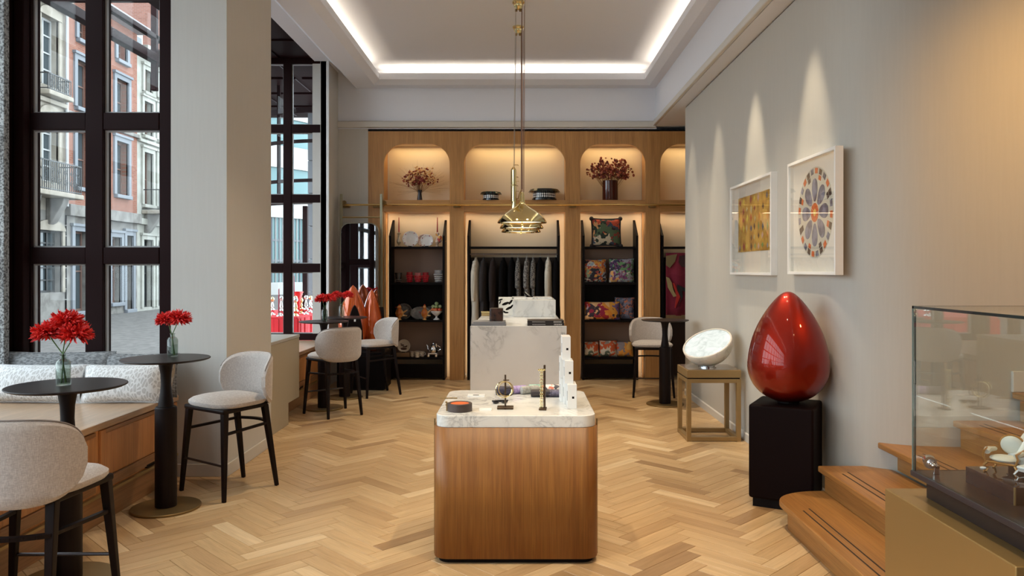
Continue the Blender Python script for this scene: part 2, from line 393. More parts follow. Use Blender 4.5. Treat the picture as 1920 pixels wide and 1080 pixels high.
struct(M().box(-4.3, 5.3, -5.15, -5, 0, 4.8).build('wall_front', paint))
struct(M().box(-2.8, 5.2, 12.2, 12.3, 0, 4.0).build('wall_back_outer', paint))
# left side
struct(M().box(-2.80, -2.354, 6.14, 7.23, 0, CZ).build('wall_left', paint))
struct(M().box(-2.77, -2.338, 6.124, 6.14, 0, 0.10).box(-2.354, -2.338, 6.14, 7.23, 0, 0.10).build('baseboard_left', trim_m, bev=0.004))
struct(M().box(-2.95, -2.74, 10.86, 11.5, 0, CZ).build('wall_left_rear', paint))
struct(M().box(-2.75, -2.715, 10.84, 10.87, 0, 4.62).build('trim_7', plain('white_edge', (0.75, 0.75, 0.74), 0.5)))
struct(M().box(-2.92, -2.74, -5, 11.5, 4.60, CZ+0.1).build('wall_left_header', ceil_m))
struct(M().prism([(-2.74, 4.64), (-2.74, 4.60), (-2.70, 4.60), (-2.46, 4.385), (-2.46, 4.64)], -5, 11.5, 'y').build('trim_8', ceil_m))
# dark panelled soffits of the window bays
def soffit(y0, y1, name):
    o = struct(M().box(-4.2, -2.74, y0, y1, 4.66, 4.74).build(name, frame_m))
    n = max(1, round((y1-y0)/0.9)); dy = (y1-y0)/n
    for k in range(n):
        for (x0, x1) in ((-4.05, -3.42), (-3.38, -2.86)):
            M().box(x0, x1, y0+k*dy+0.05, y0+(k+1)*dy-0.05, 4.64, 4.665).build('panel', frame_m, o, bev=0.008)
soffit(7.23, 10.9, 'ceiling_bay'); soffit(-5.0, 6.2, 'ceiling_bay_near')
def window(idx, Y, cols, x0, x1, sill, label=None):
    rows = [(0.75 if idx == 2 else 0.93, 1.66), (1.79, 2.71), (2.84, 3.72), (3.85, 4.55)]
    if idx == 1: rows = [(0.80, 1.697), (1.831, 2.774), (2.911, 3.85), (3.99, 4.52)]
    if idx == 2: rows = [(0.75, 1.615), (1.74, 2.60), (2.715, 3.59), (3.705, 4.565)]
    o = struct(bpy.data.objects.new('window_%d' % idx, None)); COL.objects.link(o)
    xs = [x0]+[c for cc in cols for c in cc]+[x1]
    fr = M(); fr.box(x0, cols[0][0], Y-.04, Y+.08, sill, 4.66); fr.box(cols[-1][1], x1, Y-.04, Y+.08, sill, 4.66)
    fr.build('outer_frame', frame_m, o, bev=0.006)
    for (a, b), (c, d) in zip(cols[:-1], cols[1:]): M().box(b, c, Y-.05, Y+.08, sill, 4.66).build('mullion', frame_m, o, bev=0.006)
    zs = [sill]+[z for r in rows for z in r]+[4.66]
    for k in range(0, len(zs), 2):
        for (a, b) in cols:
            M().box(a, b, Y-.045, Y+.08, zs[k], zs[k+1]).build('transom', frame_m, o, bev=0.006)
    for (a, b) in cols:
        for (z0, z1) in rows:
            M().box(a+.002, b-.002, Y+.02, Y+.028, z0+.002, z1-.002).build('pane', pane_m, o)
            s = 0.012
            M().box(a, a+s, Y-.012, Y+.02, z0, z1).box(b-s, b, Y-.012, Y+.02, z0, z1).box(a+s, b-s, Y-.012, Y+.02, z0, z0+s).box(a+s, b-s, Y-.012, Y+.02, z1-s, z1).build('glazing_bead', bead_m, o)
    return o
w1 = window(1, 6.2, [(-3.927, -3.492), (-3.350, -2.902)], -4.12, -2.80, 0.60)
M().box(-4.02, -3.94, 6.08, 6.16, 0.66, 4.62).box(-4.10, -4.04, 6.02, 6.16, 0.66, 4.62).build('jamb', frame_m, w1, bev=0.008)
w2 = window(2, 10.9, [(-3.77, -3.361), (-3.247, -2.838)], -3.90, -2.74, 0.655)
# narrow return light of the second bay, next to the pillar
w3 = struct(bpy.data.objects.new('window_3', None)); COL.objects.link(w3)
M().box(-3.34, -3.26, 7.30, 7.40, 0.9, 4.66).box(-2.88, -2.80, 7.30, 7.40, 0.9, 4.66).build('outer_frame', frame_m, w3, bev=0.006)
for z in (0.9, 1.74, 2.65, 3.6): M().box(-3.26, -2.88, 7.30, 7.40, z, z+0.12).build('transom', frame_m, w3, bev=0.006)
# street side glazing of the bays (mullions and panes)
def street(idx, y0, y1, n):
    o = struct(bpy.data.objects.new('window_%d' % idx, None)); COL.objects.link(o)
    M().box(-4.22, -4.12, y0, y1, 0.0, 0.75).build('sill_wall', frame_m, o)
    d = (y1-y0)/n
    for k in range(n+1): M().box(-4.22, -4.12, y0+k*d-.06, y0+k*d+.06, 0.75, 4.66).build('mullion', frame_m, o)
    for z in (1.68, 2.65, 3.62, 4.56): M().box(-4.21, -4.13, y0, y1, z, z+.1).build('transom', frame_m, o)
    for k in range(n): M().box(-4.175, -4.167, y0+k*d+.06, y0+(k+1)*d-.06, 0.75, 4.6).build('pane', pane_m, o)
street(4, -4.6, 6.2, 10)
w5 = struct(bpy.data.objects.new('window_5', None)); COL.objects.link(w5)
for k in range(5):
    a = Vector((-3.38, 7.35, 0)).lerp(Vector((-3.96, 10.9, 0)), k/4); M().box(a.x-.05, a.x+.05, a.y-.06, a.y+.06, 0.75, 4.66).build('mullion', frame_m, w5)
for z in (0.0, 1.68, 2.65, 3.62, 4.56): M().bar((-3.38, 7.35, z+(.05 if z else .37)), (-3.96, 10.9, z+(.05 if z else .37)), .08, .08, .10 if z else .75, .10 if z else .75, side=(1, 0, 0)).build('transom', frame_m, w5)
# granite pier outside the left window
sp = speck('grey_granite', (0.10, 0.10, 0.10), (0.42, 0.43, 0.43), 60, 0.7, (0.42, 0.56), detail=4)
struct(M().box(-4.75, -4.23, 6.0, 6.28, 0, 4.9).box(-4.11, -3.988, 5.93, 5.99, .66, 4.62).build('wall_left_granite', sp, bev=0.01))
# ------------------------------------------------------------------ back wall shelving
S = 11.5/1440
def bx(px): return (px-977)*S
def bz(py): return 1.65-(py-506)*S
sh = thing('wall_shelving', 'oak wall shelving with four arched niches lit from inside along the back wall', 'shelving')
ZT, ZA, ZB0, ZB1 = bz(246), bz(270), bz(397), bz(375)
YF, YB = 11.5, 11.86
opens = [(720, 843), (870, 1060), (1088, 1210), (1238, 1400)]
M().box(bx(690), bx(1400)+.3, YF, YB+.1, ZT, ZT+.022).build('shadow_gap', blackm, sh)
edges = [690]+[e for o in opens for e in o]+[1430]
for k in range(0, len(edges), 2):
    M().box(bx(edges[k]), bx(edges[k+1]), YF, YF+.34, 0, ZT).build('pier', oak, sh, bev=0.003)
for (a, b) in opens:
    x0, x1 = bx(a), bx(b); r = 0.30
    pts = [(x0, ZT), (x0, ZA-r)]
    for k in range(1, 13): t = PI-PI/2*k/12; pts.append((x0+r+r*math.cos(t), ZA-r+r*math.sin(t)))
    for k in range(0, 13): t = PI/2-PI/2*k/12; pts.append((x1-r+r*math.cos(t), ZA-r+r*math.sin(t)))
    pts += [(x1, ZT)]
    M().prism(pts, YF, YF+.05, 'y').build('arch_panel', oak, sh)
    M().box(x0, x1, YF+.05, YB, ZA+.02, ZA+.04).build('niche_top', niche_m, sh)
    M().box(x0, x1, YF-.005, YB, ZB0, ZB1).build('shelf_board', oak_x, sh, bev=0.003)
    M().box(x0, x1, YB, YB+.02, 0, ZA+.04).build('back_panel', niche_m, sh)
    # light strips: behind the arch head and down both reveals
    w = x1-x0
    area('niche_head_light', ((x0+x1)/2, YF+.19, ZA+.005), (0, 0, 0), w*0.86, 0.2, 2.4*w, (1.0, 0.72, 0.36))
    area('shelf_fill_light', ((x0+x1)/2, YF+.19, ZB0-.004), (0, 0, 0), w*0.86, 0.15, 1.6*w, (1.0, 0.76, 0.50))  # added fill under the board to even out the strip glow
    for s_, xx in ((1, x0), (-1, x1)):
        area('reveal_strip_light', (xx+s_*0.03, YF+.20, (ZB0)/2+0.02), (PI/2, 0, 0), 0.02, ZB0-.06, 1.7, (1.0, 0.74, 0.48))
SHZ = [bz(466), bz(534), bz(604), bz(674)]   # tops
def unit(xa, xb, label, rail=False, nshelf=4, xb_hidden=False):
    x0, x1 = bx(xa)+.0, bx(xb)
    u = thing('shelf_unit', label, 'shelf unit', (0, 0, 0))
    zt = bz(442); d0, d1 = YF-.10+.1, YF+.33
    for (a, b) in ((x0, x0+.035), (x1-.035, x1)):
        M().prism([(YF+.0, 0), (YF+.33, 0), (YF+.33, bz(410)), (YF+.0, zt)], a, b, 'x').build('side_panel', blackm, u, bev=0.002)
    for k in range(nshelf):
        z = SHZ[k]; M().box(x0+.035, x1-.035, YF+.01, YF+.33, z, z+.03).build('shelf', blackm, u, bev=0.002)
    return u, x0, x1
u1, a1, b1 = unit(729, 834, 'black shelf unit of china and glass in the left arched niche')
u2, a2, b2 = unit(876, 1050, 'black clothes unit with a hanging rail in the wide middle niche', nshelf=1)
u3, a3, b3 = unit(1092, 1197, 'black shelf unit of patterned cushions in the third arched niche')
u4, a4, b4 = unit(1240, 1340, 'black unit with a red throw in the rightmost niche', nshelf=1)
unlit = plain('unlit_brown_panel', (0.05, 0.028, 0.02), 0.5); brownp = plain('lit_brown_panel', (0.26, 0.16, 0.115), 0.45)  # backs of unlit and lit compartments, the light put into the colour
for u, a, b in ((u1, a1, b1), (u3, a3, b3)):
    M().box(a+.035, b-.035, YF+.30, YF+.325, SHZ[1]+.03, SHZ[0]).build('back_panel', brownp, u)
    M().box(a+.035, b-.035, YF+.30, YF+.325, SHZ[2]+.03, SHZ[1]).build('back_panel', blackm, u)  # black stands in for a compartment without light
    M().box(a+.035, b-.035, YF+.30, YF+.325, SHZ[3]+.03, SHZ[2]).build('back_panel', brownp, u)
    M().box(a+.035, b-.035, YF+.02, YF+.04, 0.03, bz(683)).build('base_shade_panel', blackm, u)  # dark panel added in place of the unlit base
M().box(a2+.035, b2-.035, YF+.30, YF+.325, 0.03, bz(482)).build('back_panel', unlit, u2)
M().tube([(a2+.02, YF+.12, bz(476.5)), (b2-.02, YF+.12, bz(476.5))], 0.012).build('hanging_rail', plain('rail_bronze', (0.35, 0.28, 0.25), 0.35, 0.8), u2, smooth=True)
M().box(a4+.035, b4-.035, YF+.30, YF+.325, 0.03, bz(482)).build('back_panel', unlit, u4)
# ------------------------------------------------------------------ brass rail and ladder
rl = thing('ladder_rail', 'long horizontal brass rail across the oak shelving', 'rail')
zr = bz(384)*0+1.65+(506-384)*11.36/1440
M().tube([(-2.68, 11.36, zr), (3.2, 11.36, zr)], 0.014).build('rail_tube', brass, rl, smooth=True)
for px in (648, 705, 856, 1074, 1224):
    x = (px-977)*11.4/1440
    M().box(x-.05, x+.05, 11.40, 11.5, zr-.035, zr+.02).tube([(x, 11.36, zr), (x, 11.42, zr)], .02).build('bracket', brass_old, rl, bev=.004)
ld = thing('library_ladder', 'tall brass ladder hooked on the rail left of the shelving', 'ladder')
def lx(px, Y): return (px-977)*Y/1440
for px in (638.5, 714):
    x = lx(px, 11.2); M().bar((x, 11.25, bz(367)), (x, 11.25, 0), .035, .035, .05, .05).build('stile', plain('green_brass%d' % int(px), (0.40, 0.38, 0.27), 0.38, 0.6), ld, bev=.004)
    M().box(x-.02, x+.02, 11.24, 11.40, zr-.02, zr+.05).tube([(x+.03, 11.3, zr+.03), (x+.03, 11.34, zr+.03)], .03, 10).build('hook', brass_old, ld)
zz = 2.42
while zz > 0.2:
    yy = 11.25
    M().tube([(lx(638.5, 11.2), yy, zz), (lx(714, 11.2), yy, zz)], .012).build('rung', brass_br, ld, smooth=True); zz -= 0.28
# ------------------------------------------------------------------ mirror cabinet
mr = thing('standing_mirror', 'tall dark mirror with rounded top corners leaning by the brass ladder', 'mirror')
X0, X1 = lx(639.5, 11.05), lx(711, 11.05); zt = 1.65+(506-418)*11.05/1440
def rtop(x0, x1, z0, z1, r):
    pts = [(x0, z0), (x1, z0)]
    for k in range(9): t = PI/2*k/8; pts.append((x1-r+r*math.cos(t), z1-r+r*math.sin(t)))
    for k in range(9): t = PI/2+PI/2*k/8; pts.append((x0+r+r*math.cos(t), z1-r+r*math.sin(t)))
    return pts
M().prism(rtop(X0, X1, 0.0, zt, .13), 11.0, 11.05, 'y').build('frame', plain('bronze_edge', (0.25, 0.2, 0.14), 0.3, 0.9), mr)
M().prism(rtop(X0+.012, X1-.012, 0.03, zt-.012, .12), 10.992, 11.01, 'y').build('mirror_glass', plain('smoked_mirror', (0.55, 0.56, 0.58), 0.02, 1.0), mr)
# ------------------------------------------------------------------ benches
def bench(x1, y0, y1, name, label, panels, rz=0):
    b = thing('window_bench', label, 'bench')
    M().box(-4.1, x1, y0, y1, 0.61, 0.655).build('seat_top', bench_top, b, bev=0.006)
    M().box(-4.05, x1-.03, y0, y1, 0.19, 0.61).build('front_frame', bench_z, b)
    for (p0, p1) in panels:
        M().box(x1-.03, x1-.012, p0-.06, p0, 0.21, 0.60).build('stile', bench_z, b, bev=.003)
        M().box(x1-.03, x1-.012, p0, p1, 0.575, 0.60).build('rail', bench_y, b, bev=.003)
        M().box(x1-.03, x1-.012, p0, p1, 0.21, 0.28).build('rail', bench_y, b, bev=.003)
        M().box(x1-.03, x1-.018, p0+.006, p1-.006, 0.284, 0.571).build('panel', bench_z, b, bev=.012, seg=1)
        M().box(x1-.028, x1-.01, p1-.36, p1-.24, 0.20, 0.222).build('finger_pull', blackm, b)
    p1 = panels[-1][1]; M().box(x1-.03, x1-.012, p1, y1, 0.21, 0.60).build('stile', bench_z, b, bev=.003)
    M().box(x1-.032, x1-.004, y0, y1, 0.172, 0.19).build('brass_strip', brass_br, b)
    M().box(-4.05, x1-.012, y0, y1, 0.0, 0.172).build('plinth', bench_y, b)
    return b
bench(-2.727, -0.9, 6.12, 'b', 'long oak window bench with framed panels under the big left window', [(5.07-1.03*k, 5.98-1.03*k) for k in reversed(range(6))])
bench(-2.68, 8.6, 10.84, 'b', 'shorter oak window bench behind the low taupe divider', [(8.72, 9.72), (9.80, 10.74)])
dv = thing('divider_block', 'low taupe block wall ending the far window bench', 'divider')
M().prism([(7.235, 0), (8.19, 0), (8.19, .23), (8.585, .23), (8.585, .90), (7.235, .90)], -3.3, -2.48, 'x').build('body', plain('taupe_paint', (0.40, 0.34, 0.24), 0.55), dv, bev=.003)
M().box(-3.3, -2.475, 7.235, 8.59, .90, .93).build('cap', plain('taupe_cap', (0.42, 0.40, 0.36), 0.4), dv, bev=.003)
# ------------------------------------------------------------------ bar stools
def back_fn(ri, dz, k):
    def fn(u, v):
        s = 2*u-1; a = -PI/2+s*1.30
        h = (max(0.0, 1-abs(s)**3.2))**0.42
        z = 0.815+(v-.5)*2*(0.195*h)
        sx, sy = 0.262+ri, 0.242+ri
        lean = (z-.62)*0.10
        return (sx*math.cos(a)*(1+lean*.4), (sy*math.sin(a))*(1+lean)-0.02+0.0, z)
    return fn
def make_stool(label, loc, rz):
    t = thing('bar_stool', label, 'stool', loc, rz, 'upholstered bar stools')
    # backrest shell: closed loop inner->outer
    g = M(); nu, nv = 30, 10
    fi, fo = back_fn(0, 0, 0), back_fn(.034, 0, 0)
    def shell(u, v):
        # v 0..1 goes up inner then down outer
        if v <= .5: w = v*2; p = Vector(fi(u, w))
        else: w = 2-v*2; p = Vector(fo(u, w))
        c = (Vector(fi(u, w))+Vector(fo(u, w)))/2
        e = min(w, 1-w)
        return p
    b = len(g.v)
    rows = []
    for i in range(nu+1):
        u = 0.004+0.992*i/nu; row = []
        for j in range(nv+1): row.append(Vector(fi(u, 0.06+0.88*j/nv)))
        row.append((Vector(fi(u, 1))+Vector(fo(u, 1)))/2)
        for j in range(nv+1): row.append(Vector(fo(u, 0.94-0.88*j/nv)))
        row.append((Vector(fi(u, 0))+Vector(fo(u, 0)))/2)
        rows.append(row)
    n = len(rows[0])
    for r in rows: g.v += [tuple(p) for p in r]
    for i in range(nu):
        for j in range(n): g.f.append((i*n+j, i*n+(j+1) % n, (i+1)*n+(j+1) % n, (i+1)*n+j))
    g.f.append(tuple(range(n))); g.f.append(tuple(nu*n+j for j in reversed(range(n))))
    bk = g.build('backrest', stoolf, t, smooth=True)
    # piping seam along the top edge
    M().tube([(Vector(fi(.02+.96*i/40, .985))*.35+Vector(fo(.02+.96*i/40, .985))*.65)+Vector((0, 0, .003)) for i in range(41)], .0035, 5).build('piping', plain('grey_piping', (.22, .19, .18), .8) if 'grey_piping' not in MAT else MAT['grey_piping'], bk, smooth=True)
    # seat: super-elliptic cushion, wider at the front
    def seat(u, v):
        a = 2*PI*u
        ca_, sa_ = math.cos(a), math.sin(a); e = 0.62
        x = abs(ca_)**e*(1 if ca_ > 0 else -1); y = abs(sa_)**e*(1 if sa_ > 0 else -1)
        wx = 0.255+0.025*y
        prof = [(0.0, .722), (.35, .722), (.7, .717), (.9, .702), (1.0, .682), (1.0, .665), (.96, .652), (.0, .652)]
        k = v*(len(prof)-1); i = min(int(k), len(prof)-2); f = k-i
        r = prof[i][0]*(1-f)+prof[i+1][0]*f; z = prof[i][1]*(1-f)+prof[i+1][1]*f
        return (x*wx*r, y*.235*r+.01, z)
    M().grid(seat, 40, 7, True).build('seat', stoolf, t, smooth=True)
    fr = M()
    fr.prism([(-.245, .225), (-.19, -.2), (.19, -.2), (.245, .225)][::-1], .615, .652, 'z')
    fr.build('seat_frame', dark_w, t, bev=.012)
    for sx in (-1, 1):
        M().bar((sx*.215, .195, .63), (sx*.262, .232, 0), .044, .026, side=(1, 0, 0)).build('leg', dark_w, t, bev=.004)
        M().bar((sx*.175, -.175, .63), (sx*.205, -.265, 0), .044, .026, side=(1, 0, 0)).build('leg', dark_w, t, bev=.004)
        # side stretchers
        M().bar((sx*.226, .205, .47), (sx*.182, -.20, .49), .018, .018, .028, .028, side=(0, 0, 1)).build('stretcher', dark_w, t, bev=.003)
    cv = M(); pp = [(-.185+.37*i/8, -.205-.055*math.sin(PI*i/8), .49) for i in range(9)]
    for p, q in zip(pp[:-1], pp[1:]): cv.bar(p, q, .018, .018, .03, .03, side=(0, 0, 1))
    cv.build('stretcher', dark_w, t)
    M().tube([(-.243, .222, .25), (.243, .222, .25)], .009, 8).build('footrest', plain('gunmetal', (.07, .06, .06), .3, .9) if 'gunmetal' not in MAT else MAT['gunmetal'], t, smooth=True)
    return t
def face(dx, dy): return math.atan2(dy, dx)-PI/2
s0 = make_stool('pale fabric bar stool facing the second round table in front of the pillar', (-2.19, 5.78, 0), face(-.287, -.42))
dup(s0, (-2.245, 3.56, 0), face(-.02, 1), 'nearest bar stool, tan back to the viewer, cut by the left edge of the photo')
dup(s0, (-2.14, 8.80, 0), face(-.315, .37), 'bar stool seen from behind between the low divider and the far round tables')
dup(s0, (-1.93, 10.18, 0), face(-.38, -.26), 'bar stool in side view in front of the china shelves')
dup(s0, (1.72, 10.12, 0), face(-.05, -1), 'bar stool behind the lone right-hand round table by the red throw')
# ------------------------------------------------------------------ round pedestal tables
def make_table(label, loc, basem):
    t = thing('bar_table', label, 'table', loc, 0, 'tall round pedestal tables')
    M().lathe([(0, 1.012), (.12, 1.012), (.27, 1.024), (.288, 1.032), (.29, 1.037), (.286, 1.04), (0, 1.04)], 64).build('tabletop', top_dark, t, smooth=True, bev=0.002, seg=1)
    M().lathe([(0, .70), (.05, .70), (.049, .73), (.038, .80), (.033, .86), (.036, .93), (.046, .99), (.06, 1.014), (0, 1.014)], 32).build('neck', dark_w, t, smooth=True)
    M().lathe([(0, .015), (.071, .015), (.071, .695), (.066, .705), (0, .705)], 40).build('column', dark_w, t, smooth=False, bev=.003)
    for p in t.children[-1].data.polygons: p.use_smooth = True
    M().lathe([(0, 0), (.225, 0), (.228, .004), (.228, .012), (.225, .016), (0, .016)], 64).build('base_plate', basem, t)
    return t
tb = [make_table('nearest dark round table cut by the left edge, flowers in a glass on it', (-2.41, 4.08, 0), brass_old)]
tb.append(dup(tb[0], (-2.46, 5.32, 0), 0, 'second dark round table from the front, on a brass disc before the window bench'))
tb.append(dup(tb[0], (-2.35, 9.15, 0), 0, 'dark round table directly behind the stool seen from behind'))
tb.append(dup(tb[0], (-2.28, 9.93, 0), 0, 'farthest dark round table on the left, before the orange pod speakers'))
tb.append(dup(tb[0], (1.765, 9.42, 0), 0, 'only dark round table on the right, in front of a stool'))
for k, a in enumerate((0.3, 0.9, 1.7, 2.4, 0.6)): tb[k].rotation_euler[2] = a
# ------------------------------------------------------------------ central island
isl = thing('display_island', 'oak display island with rounded corners and a thick marble top', 'island', (-0.03, 0, 0))
M().prism(rrect(-.464, .464, 4.30, 5.23, .085, 10), 0.03, .765, 'z').build('body', island_w, isl, smooth=False)
for p in isl.children[-1].data.polygons: p.use_smooth = len(p.vertices) == 4
M().prism(rrect(-.44, .44, 4.33, 5.20, .07), 0.0, .031, 'z').build('plinth', blackm, isl)
M().prism(rrect(-.452, .452, 4.305, 5.222, .085, 12), .765, .832, 'z').build('marble_top', marb, isl, bev=.004)
for sx in (-1, 1):
    for y in (4.395, 5.13): M().box(sx*.4635-.0035, sx*.4635+.0035, y-.006, y+.006, .03, .80).build('corner_strip', brass_old, isl)
ZI = .832
def island_pt(px, py):
    Y = (1.65-ZI)*1440/(py-506); return (px-977)*Y/1440, Y
x, y = island_pt(862, 770)
tr = thing('leather_box', 'small round dark leather box with orange inside, front left on the marble', 'box', (x, y, ZI))
M().lathe([(0, 0), (.070, 0), (.072, .004), (.072, .044), (.068, .046), (.056, .046), (.054, .040), (0, .040)], 40).build('body', plain('dark_leather', (.06, .04, .035), .5), tr, smooth=True, bev=.002)
M().lathe([(0, .040), (.053, .040), (.053, .0435), (0, .0435)], 32).build('inside_pad', plain('orange_suede', (.62, .12, .02), .8), tr)
M().box(-.078, -.070, -.01, .0, .0, .05).ball((-.078, -.004, .05), .006).ball((-.078, -.004, .034), .005).build('buckle', brass_old, tr)
x, y = island_pt(910, 769)
c = thing('price_card', 'small blank white card between the leather box and the first jewellery stand', 'card', (x, y, ZI))
M().hexa([(-.036, -.02, 0), (.036, -.02, 0), (.036, .02, 0), (-.036, .02, 0), (-.036, -.02, .004), (.036, -.02, .004), (.036, .02, .010), (-.036, .02, .010)]).build('card_body', white, c)
x, y = island_pt(893, 742)
c = thing('printed_card', 'white card with a dark printed block at the back left of the marble top', 'card', (x, y, ZI))
M().box(-.055, .055, -.035, .035, 0, .006).build('card_body', white, c)
M().box(-.02, .018, -.022, .0, .006, .0066).build('print', blackm, c)
x, y = island_pt(842, 747.5)
M_ = M()
for i in range(4): M_.tube([(x-.045+.028*i+.012*math.cos(q/8*2*PI), y+.006*math.sin(q/8*2*PI), ZI+.004) for q in range(9)], .0028, 6, False)
M_.tube([(x-.05, y, ZI+.004), (x+.05, y+.004, ZI+.004)], .003, 6)
tag(M_.build('bracelet', brass_old, smooth=True), 'flat brass link bracelet lying at the left edge of the marble top', 'bracelet')
x, y = island_pt(938, 757)
g = thing('sunglasses', 'folded dark sunglasses lying left of the first jewellery stand', 'glasses', (x, y, ZI), .25)
for sx in (-1, 1): M().ball((sx*.026, 0, .012), .022, 14, 6, (1, .35, .5)).build('lens', plain('lens%d' % sx, (.015, .012, .012), .08), g, smooth=True)
M().tube([(-.05, .005, .018), (.0, .0, .02), (.05, .005, .018)], .004, 6).tube([(-.05, .005, .018), (-.02, .03, .008), (.04, .035, .006)], .003, 6).tube([(.05, .005, .018), (.02, .04, .008), (-.04, .04, .006)], .003, 6).build('frame', blackm, g, smooth=True)
x, y = island_pt(947.5, 766)
bz_ = plain('dark_bronze', (.10, .065, .04), .35, .8)
st = thing('bracelet_stand', 'short bronze jewellery stand with bangles hanging from its bar', 'stand', (x, y, ZI))
for yy in (-.022, .030): M().box(-.048, .048, yy-.013, yy+.013, 0, .012).build('foot', bz_, st, bev=.003)
M().box(-.005, .005, -.035, .043, .0, .01).tube([(0, 0, .01), (0, 0, .20)], .0055, 8).build('post', bz_, st)
M().tube([(-.012, 0, .168), (.022, 0, .168)], .004, 6).build('peg', bz_, st)
for k, (ox, rr, zz, tl) in enumerate(((-.008, .047, .115, .15), (.004, .043, .118, -.2))):
    o = tag(M().tube([(x+ox+rr*math.cos(a/20*2*PI), y-.014-.004*k+.02*tl*math.sin(a/20*2*PI), ZI+zz+rr*math.sin(a/20*2*PI)) for a in range(21)], .0032, 6, False).build('bangle', brass_pol if k == 0 else brass_br, smooth=True), ['larger polished bangle hanging on the short bronze stand', 'smaller dull bangle hanging on the short bronze stand'][k], 'bangle')
for k, (ox, oz) in enumerate(((.020, .088),)):
    rr = .028; o = tag(M().tube([(x+ox+rr*math.cos(a/20*2*PI), y+.012, ZI+oz+.010+rr*.8*math.sin(a/20*2*PI)) for a in range(21)], .0045, 6, False).build('bangle', plain('dark_resin', (.04, .035, .035), .15), smooth=True), 'small dark glossy bangle behind the post of the short stand', 'bangle')
x, y = island_pt(1018, 768)
st = thing('necklace_stand', 'tall bronze jewellery stand with gold chains beside the white boxes', 'stand', (x, y, ZI), -.1)
for yy in (-.02, .02): M().box(-.022, .022, yy-.012, yy+.012, 0, .012).build('foot', bz_, st, bev=.003)
M().box(.004, .016, -.012, .006, .01, .262).build('post', bz_, st, bev=.002)
ch = thing('gold_chain', 'heavy gold chain hanging down the tall jewellery stand', 'necklace', (x, y, ZI))
for s_ in (-1, 1):
    mm = M()
    for i in range(22):
        zz = .02+.215*i/21; q = .0045
        mm.tube([(-.008+s_*.005+q*math.cos(a)*(1 if i % 2 else .4), -.018+q*math.cos(a)*(.4 if i % 2 else 1), zz+.0065*math.sin(a)) for a in [k/8*2*PI for k in range(9)]], .0016, 5, False)
    mm.build('strand', brass_pol, ch, smooth=True)
mm = M(); mm.tube([(-.03, -.015, .236), (.012, -.012, .238)], .0035, 6)
for i in range(6): mm.ball((-.024+.007*i, -.018, .232+.003*(i % 2)), .0045, 8, 5)
mm.build('clasp', brass_pol, ch, smooth=True)
# rolled scarves
def roll(px, py, L, r, rz, cols, label, name='rolled_scarf'):
    x, y = island_pt(px, py)
    t = thing(name, label, 'scarf', (x, y, ZI+r), rz, 'rolled scarves at the back of the marble top')
    prof = [(r*.55, -L/2), (r*.95, -L/2+.002), (r, -L/2+.012), (r, L/2-.012), (r*.95, L/2-.002), (r*.5, L/2)]
    m = M(); 
    m.tube([(z, 0, 0) for rr, z in prof], [rr for rr, z in prof], 14).build('roll', cols, t, smooth=True)
    # wound end spiral and a free hem
    sp_ = [((L/2+.001), r*(.15+.8*i/30)*math.cos(i*.62), r*(.15+.8*i/30)*math.sin(i*.62)) for i in range(31)]
    M().tube(sp_, .0016, 4).tube([(-L/2+.01, -r*.9, -r*.3), (0, -r*1.03, -r*.25), (L/2-.01, -r*.92, -r*.3)], .002, 4).build('hem', cols, t, smooth=True)
    return t
navy = plain('navy_silk', (.035, .03, .055), .5); lil = speck('lilac_silk', (.36, .25, .55), (.55, .45, .72), 50, .5); gry = speck('grey_green_silk', (.30, .30, .26), (.48, .47, .43), 40, .5)
mint = speck('mint_silk', (.22, .45, .36), (.40, .60, .50), 50, .5); peach = patches('peach_print_silk', [(.85, .78, .7), (.9, .3, .2), (.92, .85, .78), (.1, .1, .12)], 60, .5); plum = speck('plum_silk', (.06, .05, .075), (.16, .14, .2), 40, .5); blk = plain('black_silk', (.03, .022, .025), .5)
roll(945, 740, .11, .028, .1, navy, 'dark navy rolled scarf, leftmost of the rolled scarves')
roll(968, 738, .14, .026, .45, lil, 'lilac rolled scarf lying aslant next to the navy one')
roll(993, 738, .13, .026, .5, gry, 'grey green rolled scarf in the middle of the row')
roll(1008, 735, .12, .026, .2, mint, 'mint green rolled scarf peeping out behind the black one')
roll(1014, 744, .13, .024, .0, blk, 'black rolled scarf in front of the mint one')
roll(1032, 736, .12, .027, .15, peach, 'pale scarf roll with red and white print behind the plum one')
roll(1035, 744, .12, .024, -.05, plum, 'plum grey rolled scarf nearest to the white boxes')
# white boxes
def wbox(px0, px1, pyb, pyt, Y, label, dx=0):
    s = Y/1440; x0, x1 = (px0-977)*s, (px1-977)*s; z0 = 1.65-(pyb-506)*s; z1 = 1.65-(pyt-506)*s
    return x0, x1, z0, z1
def gift(xc, yc, z0, w, d, h, label):
    t = thing('gift_box', label, 'box', (xc, yc, z0), .0, 'white boxes stacked on the marble top')
    M().box(-w/2, w/2, -d/2, d/2, 0, h).build('carton', white, t, bev=.0015)
    M().box(-.001, .012, -d/2-.0006, -d/2+.0005, h*.42, h*.42+.013).build('printed_square', blackm, t)
    M().box(-w/2-.0006, -w/2+.0005, -d/2+.03, -d/2+.05, h*.3, h*.7).build('printed_square', blackm, t)
    return t
h = .142
YB0 = 4.46+.06
gift(.301, YB0+.075, ZI, .054, .15, h, 'white box at the bottom front of the stepped stack')
gift(.288, YB0+.19, ZI, .054, .075, h, 'white box on the marble directly behind the bottom front one')
gift(.285, YB0+.12, ZI+h, .052, .15, .135, 'white box in the middle of the stepped stack')
gift(.272, YB0+.16, ZI+h+.135, .052, .14, .140, 'white box at the top of the stepped stack')
gift(.268, YB0+.31, ZI, .050, .15, .15, 'rearmost white box standing on the marble behind the stack')
